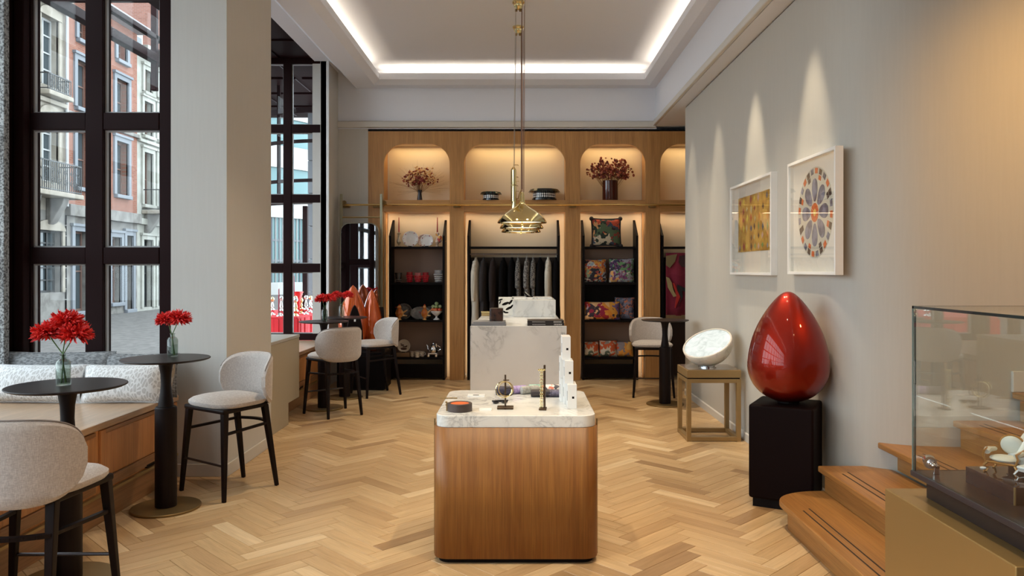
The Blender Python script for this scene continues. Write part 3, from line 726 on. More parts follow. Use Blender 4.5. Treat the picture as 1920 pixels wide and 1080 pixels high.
gift(.262, YB0+.27, ZI+.15, .046, .08, .13, 'white box resting on the rearmost one behind the stack')
# ------------------------------------------------------------------ marble counter
ct = thing('marble_counter', 'tall white marble counter behind the oak island', 'counter')
s8 = 8.0/1440; cx0, cx1 = (881.7-977)*s8, (1062.5-977)*s8; CZ_ = 1.065
M().box(cx0, cx1, 8.0, 8.03, 0, CZ_).build('front_slab', marb2, ct, bev=.002)
M().box(cx0+.02, cx1-.02, 8.03, 10.3, 0.0, CZ_-.001).build('body', marb2, ct, bev=.002)
M().box(-.10, .43, 9.54, 10.3, CZ_, 1.275).build('raised_block', marb2, ct, bev=.003)
M().box(-.12, .40, 9.9, 10.3, 1.275, 1.295).build('raised_top', marb2, ct, bev=.002)
def ctr(px, py, z=CZ_):
    Y = (1.65-z)*1440/(py-506); return (px-977)*Y/1440, Y
# books
def book(x0, x1, y0, y1, z, h, cm, label, lines=None, cat='book'):
    t = thing('book', label, cat, ((x0+x1)/2, (y0+y1)/2, z), 0)
    w, d = (x1-x0)/2, (y1-y0)/2
    M().box(-w+.004, w-.004, -d+.003, d-.003, .003, h-.003).build('pages', white, t)
    M().box(-w, w, -d, d, 0, .003).box(-w, w, -d, d, h-.003, h).box(-w, w, -d, -d+.003, 0.003, h-.003).build('cover', cm, t)
    if lines:
        mm = M()
        # spine lettering: small strokes of a title and a heavier word at the right end
        for (a, b, n, hh) in lines:
            for i in range(n):
                q0 = -w+2*w*(a+(b-a)*i/n); q1 = q0+2*w*(b-a)/n*.72
                zc = h*.5
                mm.box(q0, q1, -d-.0006, -d, zc-hh/2, zc-hh/2+hh*.28); mm.box(q0, q1, -d-.0006, -d, zc+hh/2-hh*.28, zc+hh/2)
                mm.box(q0, q0+(q1-q0)*.3, -d-.0006, -d, zc-hh/2, zc+hh/2)
                if i % 2: mm.box(q1-(q1-q0)*.3, q1, -d-.0006, -d, zc-hh/2, zc+hh/2)
        tag(mm.build('spine_lettering', white, t), kind='stuff')
    return t
bkm = plain('black_cover', (.018, .015, .016), .4); gcv = plain('slate_cover', (.20, .20, .215), .5); gcv2 = plain('slate_cover_light', (.26, .26, .27), .5)
bxa, bxb = (989-977)*8.06/1440, (1058-977)*8.06/1440
L_ = [(.13, .49, 16, .007), (.72, .94, 8, .014)]
book(bxa, bxb, 8.04, 8.34, CZ_, .027, bkm, 'lower black coffee table book with white spine lettering on the counter', L_)
book(bxa+.0, bxb-.006, 8.04, 8.33, CZ_+.027, .027, bkm, 'upper black coffee table book with white spine lettering on the counter', L_)
gxa, gxb = (882-977)*8.05/1440, (948-977)*8.05/1440
book(gxa+.01, gxb, 8.03, 8.34, CZ_, .022, gcv, 'lower grey book under the brown cup at the counter corner')
book(gxa+.03, gxb-.005, 8.04, 8.34, CZ_+.022, .020, gcv2, 'upper grey book directly beneath the brown cup')
cp = thing('candle_cup', 'dark brown square cornered candle cup on the grey books', 'cup', (-.262, 8.17, CZ_+.042))
M().prism(rrect(-.072, .072, -.07, .07, .022), 0, .135, 'z').build('cup_body', speck('tortoise', (.02, .01, .008), (.07, .03, .02), 18, .25), cp, bev=.006)
M().prism(rrect(-.060, .060, -.058, .058, .018), .1352, .137, 'z').build('wax', plain('dark_wax', (.05, .03, .025), .5), cp)
gb = thing('gold_box', 'little gilt box left of the brown cup on the counter', 'box', (ctr(911, 592)[0], ctr(911, 592)[1], CZ_))
M().box(-.055, .055, -.05, .05, 0, .035).build('box_body', brass_br, gb, bev=.004); M().box(-.058, .058, -.053, .053, .037, .06).build('lid', brass_pol, gb, bev=.006)
pb = thing('printed_board', 'white board with black leaf shapes beside the raised marble block', 'board', (-.19, 9.9, CZ_))
M().box(-.10, .095, 0, .03, 0, .235).build('board_body', plain('cream_card', (.72, .70, .64), .7), pb, bev=.001)
for k, (qx, qz, ql, qa) in enumerate(((-.075, .20, .03, .3), (-.08, .165, .025, 1.2), (-.01, .15, .05, .35), (.055, .17, .04, .9), (.03, .09, .045, .5), (.065, .11, .035, .9), (-.05, .05, .04, -.2), (.0, .035, .03, 0))):
    pts = [(qx+ql*math.cos(a)*math.cos(qa)-ql*.35*math.sin(a)*math.sin(qa), qz+ql*math.cos(a)*math.sin(qa)+ql*.35*math.sin(a)*math.cos(qa)) for a in [i/14*2*PI for i in range(14)]]
    M().prism(pts, -.0012, .0, 'y').build('leaf_print', blackm, pb)
pe = thing('pen_pair', 'two metal pens leaning on top of the raised marble block', 'pen', (0.065, 10.0, 1.295))
for k in (0, 1): M().tube([(-.035+.022*k, 0, .068-.0*k), (.03+.022*k, .01, .006)], .0085, 8).build('pen_tube', [blackm, steel][k], pe, smooth=True)
M().box(-.0, .09, -.02, .03, 0, .012).build('pen_tray', blackm, pe, bev=.003)
# ------------------------------------------------------------------ goods on the shelves
YS = 11.62
def sx(px): return (px-977)*YS/1440
def top(k): return SHZ[k]+.03
mpx = YS/1440
porc = plain('porcelain', (.78, .76, .74), .2); redwax = plain('red_wax', (.42, .04, .03), .4)
def candlestick(px, label, col, bird):
    t = thing('candlestick', label, 'candlestick', (sx(px), YS, top(0)))
    M().lathe([(0, 0), (.035, 0), (.034, .01), (.014, .02), (.018, .04), (.035, .07), (.03, .10), (.014, .125), (.012, .15), (.016, .165), (.010, .18), (.03, .20), (.03, .205), (.012, .205), (.012, .222), (0, .222)], 20).build('stem', col, t, smooth=True)
    if bird:
        m = M(); m.ball((.03, 0, .12), .055, 12, 8, (.8, .6, 1.1)); m.ball((.0, 0, .19), .03, 10, 6); m.bar((.05, 0, .13), (.13, 0, .08), .06, .01); m.build('bird_figure', patches('painted_bird', [(.7, .6, .5), (.55, .06, .05), (.75, .7, .65), (.4, .05, .2), (.8, .4, .1)], 22, .3), t, smooth=True)
    M().lathe([(0, .2), (.011, .2), (.011, .21), (.006, .44), (0, .45)], 10).build('candle', redwax, t, smooth=True)
candlestick(748, 'slim candlestick with a tall red candle at the left end of the top shelf', plain('cream_gilt', (.5, .42, .3), .3, .3), False)
candlestick(820, 'bird shaped painted candlestick with a tall red candle, right of the plates', plain('cream_gilt2', (.6, .45, .35), .3, .2), True)
def plate(px, r, y, k, label, m_, rim=None, ell=1.0, decor=None, tilt=.18, zoff=0.0, fig=None):
    t = thing('plate', label, 'plate', (sx(px), y, top(k)+zoff))
    def dome(u, v):
        a = 2*PI*u; rr = r*v; d = .0 if v < .65 else -.018*(v-.65)/.35
        x_ = rr*ell*math.cos(a); z_ = r+rr*math.sin(a)
        return (x_, z_*tilt+d, z_*math.cos(tilt))
    M().grid(dome, 40, 8, True).build('disc', m_, t, smooth=True, solid=.006)
    if decor:
        for q in range(decor[0]):
            a = 2*PI*q/decor[0]+.3; rr = r*.85; z_ = r+rr*math.sin(a)
            M().ball((rr*ell*math.cos(a), z_*tilt-.018, z_*math.cos(tilt)), .005+.004*(q % 2), 8, 4, (1, .25, 1)).build('flower_motif', decor[1], t)
    if fig:
        for (qx, qz, ql, qa) in fig:
            z_ = r+qz
            M().ball((qx, z_*tilt-.008, z_*math.cos(tilt)), ql, 8, 4, (1, .15, .4)).build('bird_motif', decor[1] if decor else blackm, t)
    M().prism([(-.03, 0), (.03, 0), (.02, .01), (-.02, .01)], -.05, .07, 'y').build('rest', blackm, t)
    return t
rose = plain('rose_motif', (.36, .05, .07), .4)
plate(793, .100, YS+.09, 0, 'largest white flowered plate, behind the other two on the top shelf', plain('pinkish_china', (.66, .55, .52), .25), decor=(8, rose))
plate(769.5, .122, YS, 0, 'left white plate with a ring of rose motifs on the top shelf', porc, decor=(9, rose))
plate(801, .095, YS-.03, 0, 'small white plate with rose motifs on the right of the top shelf', porc, decor=(8, rose))
# glasses
def tumbler(px, label, r, h_, mg, mb, pat):
    t = thing('glass', label, 'glass', (sx(px), YS, top(1)), 0, 'coloured glasses on the second shelf')
    M().lathe([(0, .004), (r*.62, .004), (r*.66, .01), (r*.85, h_*.45), (r, h_), (r*.93, h_), (r*.8, h_*.45), (r*.58, .018), (0, .018)], 20).build('bowl', mg, t, smooth=True)
    m = M()
    for a in range(14):
        for b_ in range(4 if pat else 2):
            q = 2*PI*(a+.5*(b_ % 2))/14; zz = h_*(.14+.17*b_); rr = r*(.70+.10*b_)
            m.ball((rr*math.cos(q), rr*math.sin(q), zz), .0105, 6, 4)
    tag(m.build('cut_facets', mb, t, smooth=True), kind='stuff')
gdark = plain('smoked_glass', (.10, .075, .06), .08, 0, Transmission_Weight=.6); gred = plain('ruby_glass', (.55, .02, .03), .06, 0, Transmission_Weight=.5); gpink = plain('pink_glass', (.75, .22, .22), .06, 0, Transmission_Weight=.5); gclear = plain('crystal', (.8, .8, .82), .04, 0, Transmission_Weight=.8); ruby = plain('ruby_cut', (.6, .015, .03), .12); whc = plain('crystal_cut', (.7, .7, .7), .08, .3)
tumbler(747, 'smoky dark tumbler at the left end of the glass shelf', .055, .15, gdark, plain('smoke_cut', (.12, .09, .07), .1), 0)
tumbler(768, 'ruby tumbler with a gilt rim, second from the left', .048, .16, gred, ruby, 1)
tumbler(784, 'pinkish red tumbler in the middle of the glass shelf', .052, .15, gpink, ruby, 1)
tumbler(798, 'ruby tumbler right of the pinkish one', .048, .155, gred, ruby, 1)
tumbler(822, 'larger clear crystal tumbler at the right end of the glass shelf', .065, .19, gclear, whc, 1)
# ceramics on third shelf
dplate = speck('dark_plate', (.07, .06, .055), (.16, .145, .13), 20, .3); gplate = speck('grey_plate', (.18, .17, .16), (.28, .27, .25), 16, .3)
plate(755.5, .122, YS+.09, 2, 'round dark plate behind the left orange bird jug', dplate)
plate(805, .100, YS+.12, 2, 'dark plate half hidden behind the fruit bowl', dplate)
plate(788, .098, YS+.05, 2, 'oval grey plate with a small figure painted in the middle', gplate, ell=1.62, decor=(1, rose), fig=[(0, 0, .02, 0), (.01, .02, .012, 0), (-.02, .015, .015, 0)])
def jug(px, label, s_, mir):
    t = thing('bird_jug', label, 'jug', (sx(px), YS-.06, top(2)), 0, 'orange ceramic bird jugs')
    m = M().lathe([(0, 0), (.035*s_, 0), (.03*s_, .015), (.02*s_, .03), (.05*s_, .06), (.062*s_, .10), (.045*s_, .145), (.025*s_, .165), (.032*s_, .19), (.02*s_, .215), (0, .22)], 16)
    m.build('jug_body', speck('ochre_glaze%s' % mir, (.50, .13, .02), (.85, .48, .16), 9, .25), t, smooth=True)
    M().bar((mir*.04*s_, 0, .1), (mir*.115*s_, 0, .15), .035, .012).bar((mir*.05*s_, .0, .07), (mir*.11*s_, 0, .06), .03, .012).build('wing', speck('wing_glaze%s' % mir, (.6, .3, .08), (.8, .65, .4), 14, .25), t, bev=.008)
    M().bar((-mir*.02*s_, 0, .2), (-mir*.06*s_, 0, .185), .012, .004).ball((mir*.0, 0, .222), .014).build('beak_and_comb', plain('red_glaze%s' % mir, (.5, .06, .02), .25), t, smooth=True)
jug(750, 'larger orange ceramic bird jug in front of the round dark plate', 1.05, 1)
jug(797, 'orange ceramic bird jug in front of the oval plate', .86, 1.01)
fb = thing('fruit_bowl', 'white footed bowl at the right end of the third shelf', 'bowl', (sx(819), YS-.03, top(2)))
M().lathe([(0, 0), (.048, 0), (.046, .012), (.018, .03), (.016, .055), (.05, .08), (.085, .115), (.09, .135), (.082, .135), (.0, .10)], 28).build('bowl_body', porc, fb, smooth=True)
redf = speck('red_apple', (.55, .05, .02), (.8, .3, .12), 9, .3); grnf = speck('green_apple', (.25, .32, .12), (.5, .55, .3), 9, .35)
fr_pos = [(math.cos(a)*.058, math.sin(a)*.058, .152, redf, 'red ceramic apple %s of the lower ring in the fruit bowl' % w) for a, w in zip([2*PI*i/7-PI/2 for i in range(7)], ('at the very front', 'at the front right', 'at the right end', 'at the back right', 'at the back left', 'at the left end', 'at the front left'))]
fr_pos += [(math.cos(a)*.05, math.sin(a)*.05, .198, grnf, 'green ceramic apple %s of the upper ring in the fruit bowl' % w) for a, w in zip([2*PI*i/4-PI/2 for i in range(4)], ('at the front', 'at the right', 'at the back', 'at the left'))]
fr_pos += [(0, 0, .243, grnf, 'single green ceramic apple on the top of the fruit bowl')]
for (dx, dy, dz, m_, lb) in fr_pos:
    tag(M().ball((sx(819)+dx, YS-.03+dy, top(2)+dz), .030, 12, 8, (1, 1, .92)).build('apple', m_, smooth=True), lb, 'fruit', 'ceramic apples in the footed bowl')
# bottom shelf: plate on wood block, cups, teapot
wb = tag(M().box(sx(757)-.10, sx(757)+.10, YS-.07, YS+.07, top(3), top(3)+.065).build('wood_block', plain('walnut_block', (.20, .11, .05), .5), bev=.006), 'wooden block under the bird plate on the lowest shelf', 'block')
plate(757, .098, YS, 3, 'round cream plate with a bird drawing on the wooden block', plain('cream_china', (.55, .47, .38), .3), tilt=.12, zoff=.065, decor=(0, plain('brown_ink', (.07, .03, .02), .5)), fig=[(-.02, .01, .028, 0), (.0, -.012, .02, 0), (.03, -.012, .025, 0), (.0, -.045, .05, 0), (.045, -.0, .014, 0), (-.04, .03, .014, 0)])
def cup(px, y, label):
    t = thing('tea_cup', label, 'cup', (sx(px), y, top(3)), 0, 'pale patterned cups on the lowest shelf')
    M().lathe([(0, 0), (.030, 0), (.034, .012), (.036, .045), (.040, .078), (.036, .078), (.031, .045), (.028, .012), (0, .01)], 20).build('cup_bowl', speck('spongeware%d' % px, (.45, .36, .28), (.66, .58, .48), 40, .35), t, smooth=True)
    M().tube([(.036+.02*math.sin(PI*i/8), 0, .02+.045*i/8) for i in range(9)], .005, 6).build('handle', porc, t, smooth=True)
cup(774, YS-.02, 'pale cup nearest to the bird plate'); cup(784, YS-.10, 'pale cup at the front of the group of cups'); cup(782, YS+.05, 'pale cup hidden at the back of the group of cups'); cup(791, YS+.0, 'pale cup nearest to the silver teapot')
tp = thing('silver_teapot', 'ornate silver teapot on a square stand on the lowest shelf', 'teapot', (sx(813), YS-.02, top(3)))
M().lathe([(0, .06), (.06, .062), (.072, .09), (.07, .13), (.05, .155), (.052, .165), (.042, .18), (.02, .19), (.018, .2), (.008, .215), (0, .218)], 24).build('pot', chrome, tp, smooth=True)
M().tube([(-.06, 0, .09), (-.085, 0, .12), (-.09, 0, .16), (-.105, 0, .185)], [.014, .012, .009, .007], 8).build('spout', chrome, tp, smooth=True)
M().tube([(.06+.055*math.sin(PI*i/10), 0, .085+.085*i/10) for i in range(11)], .007, 8).build('handle', chrome, tp, smooth=True)
M().box(-.08, .06, -.05, .05, .04, .06).build('stand', chrome, tp, bev=.005)
for qx in (-.07, .045):
    for qy in (-.04, .04): M().box(qx-.016, qx+.016, qy-.014, qy+.014, 0, .04).build('leg', chrome, tp, bev=.004)
M().box(.035, .055, -.03, .03, .06, .2).build('post', chrome, tp, bev=.004)
# ------------------------------------------------------------------ cushions
def cushion(name, label, loc, w, h_, d, m_, rz=0, tilt=0, group=None, edge=None, flat=False, corners=False):
    t = thing(name, label, 'cushion', loc, rz, group)
    def shp(u, v, sgn):
        x_ = (u-.5)*2; z_ = (v-.5)*2
        e = ((1-abs(x_)**2.6)*(1-abs(z_)**2.6))**.5 if abs(x_) < 1 and abs(z_) < 1 else 0
        px_ = x_*(1-.07*(1-x_*x_*0)*(1-abs(z_))*0-.05*(1-abs(z_)**2)); pz_ = z_*(1-.06*(1-abs(x_)**2))
        a, b_, c_ = px_*w/2, sgn*e*d/2, pz_*h_/2
        if flat: return (a, c_, b_+d/2)
        c_ += h_/2; ct_, st_ = math.cos(tilt), math.sin(tilt)
        return (a, b_*ct_+c_*st_, c_*ct_-b_*st_+abs(st_)*d*.3*0+.0)
    m = M(); n = 16
    m.grid(lambda u, v: shp(u, v, -1), n, n); b = len(m.v); m.grid(lambda u, v: shp(u, v, 1), n, n)
    k = b
    m.f[n*n:] = [tuple(reversed(f)) for f in m.f[n*n:]]
    o = m.build('cushion_body', m_, t, smooth=True)
    ring = [shp(i/n, 0, 1) for i in range(n)]+[shp(1, i/n, 1) for i in range(n)]+[shp(1-i/n, 1, 1) for i in range(n)]+[shp(0, 1-i/n, 1) for i in range(n+1)]
    er = .014 if edge and corners else .0045
    M().tube(ring, er, 6, False).build('piping', edge or m_, t, smooth=True)
    if corners:
        cc = M()
        for (u, v) in ((0, 0), (1, 0), (1, 1), (0, 1)): cc.ball(shp(u, v, 1), .034, 10, 8)
        cc2 = []
        for i, (u, v) in enumerate(((0, 0), (1, 0), (1, 1), (0, 1))): M().ball(shp(u, v, 1), .034, 10, 8).build('pompom', edge, t, smooth=True)
    return t
jungle = [(.02, .03, .02), (.45, .07, .03), (.08, .12, .06), (.55, .28, .12), (.03, .02, .02), (.25, .04, .03), (.5, .42, .3), (.05, .06, .09)]
p_a = patches('jungle_print', jungle, 11, .9, dist=.35); p_b = patches('bouquet_print', [(.55, .14, .04), (.02, .02, .03), (.6, .55, .45), (.3, .38, .45), (.65, .3, .06), (.03, .02, .03), (.35, .06, .05), (.2, .25, .15)], 15, .9, dist=.4, w=1)
p_c = patches('orchid_print', [(.03, .03, .04), (.3, .28, .3), (.55, .52, .45), (.12, .25, .1), (.05, .03, .08), (.65, .32, .1), (.2, .06, .14), (.3, .32, .36)], 15, .9, dist=.4, w=2)
p_d = patches('poppy_print', [(.75, .26, .03), (.42, .03, .03), (.75, .33, .05), (.2, .12, .28), (.35, .02, .05), (.8, .45, .2), (.05, .03, .04), (.5, .4, .5)], 10, .9, dist=.3, w=3)
p_e = patches('plum_print', [(.1, .12, .16), (.2, .2, .26), (.5, .16, .08), (.06, .06, .09), (.16, .15, .2)], 20, .9, dist=.3, w=4)
p_f = patches('cream_bloom_print', [(.55, .47, .36), (.4, .04, .03), (.6, .52, .42), (.1, .12, .08), (.55, .1, .03), (.3, .24, .2)], 10, .9, dist=.4, w=5)
p_g = patches('orange_bloom_print', [(.7, .28, .04), (.6, .5, .38), (.06, .04, .04), (.75, .4, .1), (.25, .2, .2), (.5, .08, .03)], 10, .9, dist=.4, w=6)
cblk = plain('black_trim', (.02, .014, .014), .8)
Y3 = YS-.02
def cx3(px): return (px-977)*Y3/1440
cushion('cushion', 'square dark jungle cushion with pompom corners alone on the top shelf', (cx3(1137), Y3, top(0)+.01), .44, .42, .14, p_a, .05, .12, 'patterned cushions on the shelves', cblk, corners=True)
cushion('cushion', 'flowery cushion on the left of the second shelf, orange and pale blue blooms', (cx3(1115), Y3-.02, top(1)), .37, .36, .16, p_b, .1, .1, 'patterned cushions on the shelves', cblk)
cushion('cushion', 'leafy dark cushion with pale orchids on the right of the second shelf', (cx3(1165), Y3-.02, top(1)), .38, .37, .16, p_c, -.1, .1, 'patterned cushions on the shelves', cblk)
cushion('cushion', 'oblong orange and crimson poppy cushion on the third shelf', (cx3(1128), Y3-.05, top(2)), .56, .28, .15, p_d, .06, .2, 'patterned cushions on the shelves', cblk)
cushion('cushion', 'blue grey cushion half hidden behind the orange poppy one', (cx3(1172), Y3+.06, top(2)), .30, .34, .13, p_e, -.15, .12, 'patterned cushions on the shelves', cblk)
cushion('cushion', 'white and red folded cushion, leftmost on the lowest shelf', (cx3(1108), Y3-.02, top(3)), .26, .24, .16, p_f, .1, .35, 'patterned cushions on the shelves', cblk)
cushion('cushion', 'cream and crimson cushion in the middle of the lowest shelf', (cx3(1140), Y3-.02, top(3)), .28, .26, .16, p_f, -.1, .35, 'patterned cushions on the shelves', cblk)
cushion('cushion', 'orange flowered cushion on the right of the lowest shelf', (cx3(1170), Y3-.02, top(3)), .28, .24, .16, p_g, -.1, .35, 'patterned cushions on the shelves', cblk)
# red throw
tw = thing('tapestry_throw', 'crimson fringed throw with pale and red figures hanging on the right', 'throw')
xa, xb = (1249-977)*11.5/1440, (1249-977)*11.5/1440+.55; z1, z0 = bz(474), bz(592)
M().grid(lambda u, v: (xa+(xb-xa)*u, 11.52+.012*math.sin(u*14), z0+(z1-z0)*v), 24, 6).build('cloth', patches('crimson_weave', [(.20, .012, .03), (.22, .015, .035), (.19, .012, .028), (.24, .02, .04)], 5, .95), tw, smooth=True, solid=.008)
def shape(pts, m_): M().prism([(xa+(xb-xa)*a, z0+(z1-z0)*b_) for a, b_ in pts], 11.495, 11.512, 'y').build('woven_figure', m_, tw)
shape([(.0, .62), (.05, .45), (.20, .30), (.28, .31), (.18, .50), (.08, .60)], plain('straw_weave', (.42, .30, .13), .95))
shape([(.15, .52), (.22, .52), (.38, .30), (.25, .12), (.24, .13), (.28, .32), (.2, .4)], plain('scarlet_weave', (.5, .03, .02), .95))
shape([(.30, .50), (.36, .48), (.6, .42), (.6, .36), (.44, .40), (.45, .30), (.33, .14), (.41, .28), (.3, .40)], cblk)
shape([(.0, .95), (.3, .98), (.24, .86), (.1, .76), (.0, .80)], plain('olive_weave', (.22, .16, .07), .95))
shape([(.36, .95), (.6, .97), (.6, .76), (.42, .78), (.34, .85)], plain('dark_weave', (.06, .02, .02), .95))
mm = M()
for i in range(60): mm.box(xa+(xb-xa)*(i+.1)/60, xa+(xb-xa)*(i+.7)/60, 11.51, 11.52, z0-.07+.012*R.random(), z0+.01)
tag(mm.build('fringe', plain('gold_fringe', (.36, .22, .10), .9), tw), kind='stuff')
# ------------------------------------------------------------------ clothes on the rail
zr2 = bz(476.5); CY = YF+.12
def garment(px, label, kind, col, w=.06, L=1.0, dep=.40, rz=0.0, name='hanging_garment'):
    x = (px-977)*CY/1440
    t = thing(name, label, kind, (x, CY, zr2), rz, 'clothes on the rail')
    M().tube([(0, 0, -.012)]+[(0, .017*math.sin(a), .012-.0*a+.017*math.cos(a)-.012) for a in [PI*.95-i*PI*1.7/8 for i in range(9)]], .002, 5).tube([(0, 0, -.02), (0, 0, -.06)], .002, 5).build('hanger_hook', steel, t, smooth=True)
    n = 14
    def f(u, v):
        a = 2*PI*u; z = -.055-L*v
        sh_ = min(1.0, (v/.12)**.6) if v > 0 else 0
        wd = (.012+w*.5*sh_)*(1+.10*math.sin(a*3+v*9+px)); dd = (.02+(dep/2-.02)*min(1, v/.16)**.8)*(1+.02*math.sin(a*5+px))
        return (wd*math.cos(a)*(1+.25*v), dd*math.sin(a), z)
    M().grid(f, 28, n, True).build('cloth', col, t, smooth=True)
    M().lathe([(.014, -.075), (.020, -.06), (.018, -.045), (.012, -.045)], 12).build('collar', col, t, smooth=True)
    # sleeve hanging towards the viewer
    M().tube([(-w*.1, -dep*.30, -.11), (-w*.25, -dep*.46, -.28), (-w*.3, -dep*.48, -.5), (-w*.3, -dep*.47, -.5-.2*(L > .9))], [.03, .042, .038, .030], 10).build('sleeve', col, t, smooth=True)
cream = speck('cream_cotton', (.56, .49, .39), (.72, .64, .52), 8, .9, stretch=(6, 6, .6)); dk = plain('black_wool', (.006, .005, .005), .95, 0, Specular_IOR_Level=.1); dk2 = plain('charcoal_wool', (.028, .022, .022), .95); brn = plain('dark_brown_wool', (.022, .012, .010), .95); gp = speck('black_white_knit', (.03, .025, .025), (.26, .23, .20), 70, .95); gp2 = speck('grey_print', (.06, .05, .045), (.30, .27, .24), 45, .95)
garment(892, 'cream shirt, leftmost on the clothes rail', 'shirt', cream, .09, 1.05)
garment(907, 'charcoal garment next to the leftmost cream shirt', 'garment', dk2, .08, 1.0)
garment(925, 'dark brown garment, third from the left on the rail', 'garment', brn, .08, .95)
garment(944, 'black garment, fourth from the left on the rail', 'garment', dk, .09, 1.0)
garment(960, 'black garment just left of the first speckled knit', 'garment', dk, .08, .95)
garment(972, 'narrow black and white speckled knit, left of the printed shirt', 'garment', gp, .045, .9)
garment(988, 'grey printed shirt between the two speckled knits', 'shirt', gp2, .065, .85)
garment(1000, 'narrow speckled knit right of the grey printed shirt', 'garment', gp, .045, .9)
garment(1013, 'thick black coat left of the right-hand cream shirt', 'coat', dk, .11, 1.05)
garment(1028, 'cream shirt near the right end of the rail', 'shirt', cream, .085, 1.0)
garment(1043, 'black garment at the right end of the rail', 'garment', dk, .07, 1.0)
# ------------------------------------------------------------------ upper niche goods
ZU = ZB1
def harl(px, w, h_, label):
    t = thing('harlequin_bowl', label, 'bowl', ((px-977)*11.6/1440, 11.6, ZU))
    k = w/2
    M().lathe([(0, 0), (k*.80, 0), (k*.80, h_*.16), (k*.72, h_*.2), (k*.72, h_*.66), (k*.84, h_*.7), (k, h_*.80), (k*.9, h_), (k*.85, h_), (k*.6, h_*.5), (0, h_*.4)], 24).build('bowl_body', plain('black_glaze%d' % px, (.012, .012, .012), .12), t)
    m = M(); n = max(16, int(w*70)); q = 2*PI/n
    m_ = M()
    for rrow in range(2):
        for i in range(n):
            a = q*(i+.0*rrow); rr = k*.722; zc = h_*(.33+.20*rrow); da = q*.44; dz = h_*.105
            pts = [(rr*math.cos(a+x_), rr*math.sin(a+x_), zc+z_) for x_, z_ in ((-da, 0), (0, -dz), (da, 0), (0, dz))]
            b = len(m.v); m.v += pts+[(p[0]*1.01, p[1]*1.01, p[2]) for p in pts]; m.f += [(b+4, b+5, b+6, b+7), (b, b+1, b+5, b+4), (b+1, b+2, b+6, b+5), (b+2, b+3, b+7, b+6), (b+3, b, b+4, b+7)]
    tag(m.build('white_lozenges', porc, t), kind='stuff')
    for i in range(16):
        a = 2*PI*i/16; c_, s_ = math.cos(a), math.sin(a)
        m_.bar((k*.86*c_, k*.86*s_, h_*.98), (k*1.02*c_, k*1.02*s_, h_*.74), k*.30, k*.04, .012, .004, side=(-s_, c_, 0))
    m_.build('scalloped_rim', plain('green_black_glaze%d' % px, (.01, .03, .022), .1), t)
harl(920.5, .32, .125, 'smaller black bowl with white lozenges in the wide upper niche')
harl(1020.5, .47, .165, 'larger black bowl with white lozenges right of the pendant lamps')
def dried(px, label, kind):
    x = (px-977)*11.62/1440
    t = thing('flower_vase', label[0], 'vase', (x, 11.62, ZU))
    f = thing('dried_bouquet', label[1], 'dried flowers', (x, 11.62, ZU))
    rr = random.Random(px)
    stems = M(); blooms = [M(), M(), M()]
    if kind == 0:
        M().lathe([(0, 0), (.045, 0), (.04, .02), (.026, .12), (.036, .16), (.030, .16), (.02, .12), (.03, .02), (0, .01)], 20).build('vase_body', plain('dark_pewter', (.06, .055, .06), .25, .7), t, smooth=True)
        for i in range(150):
            a = rr.random()*2*PI; e = rr.random()**.6*1.5; L = .05+.22*rr.random()**.7
            d = Vector((math.sin(e)*math.cos(a), math.sin(e)*math.sin(a)*.5, math.cos(e))); p = Vector((0, 0, .25))+d*L*1.0
            if i < 60: stems.tube([(0, 0, .10), tuple(p)], .0016, 4)
            for q in range(3):
                c_ = p+Vector((rr.gauss(0, .02), rr.gauss(0, .02), rr.gauss(0, .02))); blooms[i % 3 if i % 5 else 2].ball(c_, .008+.009*rr.random(), 6, 4)
        for i in range(60):
            a = rr.uniform(-1.75, 1.75); L = .30+.22*rr.random(); stems.tube([(0, 0, .15), (math.sin(a)*L*.6, rr.uniform(-.08, .08), .15+math.cos(a)*L*.6), (math.sin(a)*L, rr.uniform(-.1, .1), .15+math.cos(a)*L*.95)], .0009, 3)
        cols = [(.20, .02, .02), (.32, .07, .04), (.75, .48, .22)]
    else:
        M().lathe([(0, 0), (.115, 0), (.118, .01), (.118, .30), (.110, .30), (.108, .02), (0, .02)], 24).build('vase_body', plain('brown_glass', (.10, .02, .01), .08, 0, Transmission_Weight=.35), t, smooth=True)
        for i in range(430):
            a = rr.random()*2*PI; e = .35+1.1*rr.random(); L = .16+.24*rr.random()
            p = Vector((math.sin(e)*math.cos(a)*L, math.sin(e)*math.sin(a)*.45*L, .24+math.cos(e)*L*.9+.07))
            if i < 90: stems.tube([(p.x*.2, p.y*.2, .12), tuple(p)], .0018, 4)
            blooms[i % 3].ball(p, .013+.008*rr.random(), 6, 4, (1, 1, .6+.8*rr.random()))
        cols = [(.14, .02, .015), (.30, .06, .03), (.40, .12, .06)]
    tag(stems.build('dry_stems', plain('straw%d' % px, (.30, .16, .07), .9), f), kind='stuff')
    for b_, c_ in zip(blooms, cols): tag(b_.build('dry_blooms', plain('bloom%d_%d' % (px, int(c_[0]*100)), c_, .8), f, smooth=True), kind='stuff')
dried(787, ('small dark pewter vase in the left arched niche', 'wispy red and cream dried bouquet in the pewter vase'), 0)
dried(1144, ('wide brown glass vase in the third arched niche', 'broad bunch of dark red dried leaves in the brown glass vase'), 1)
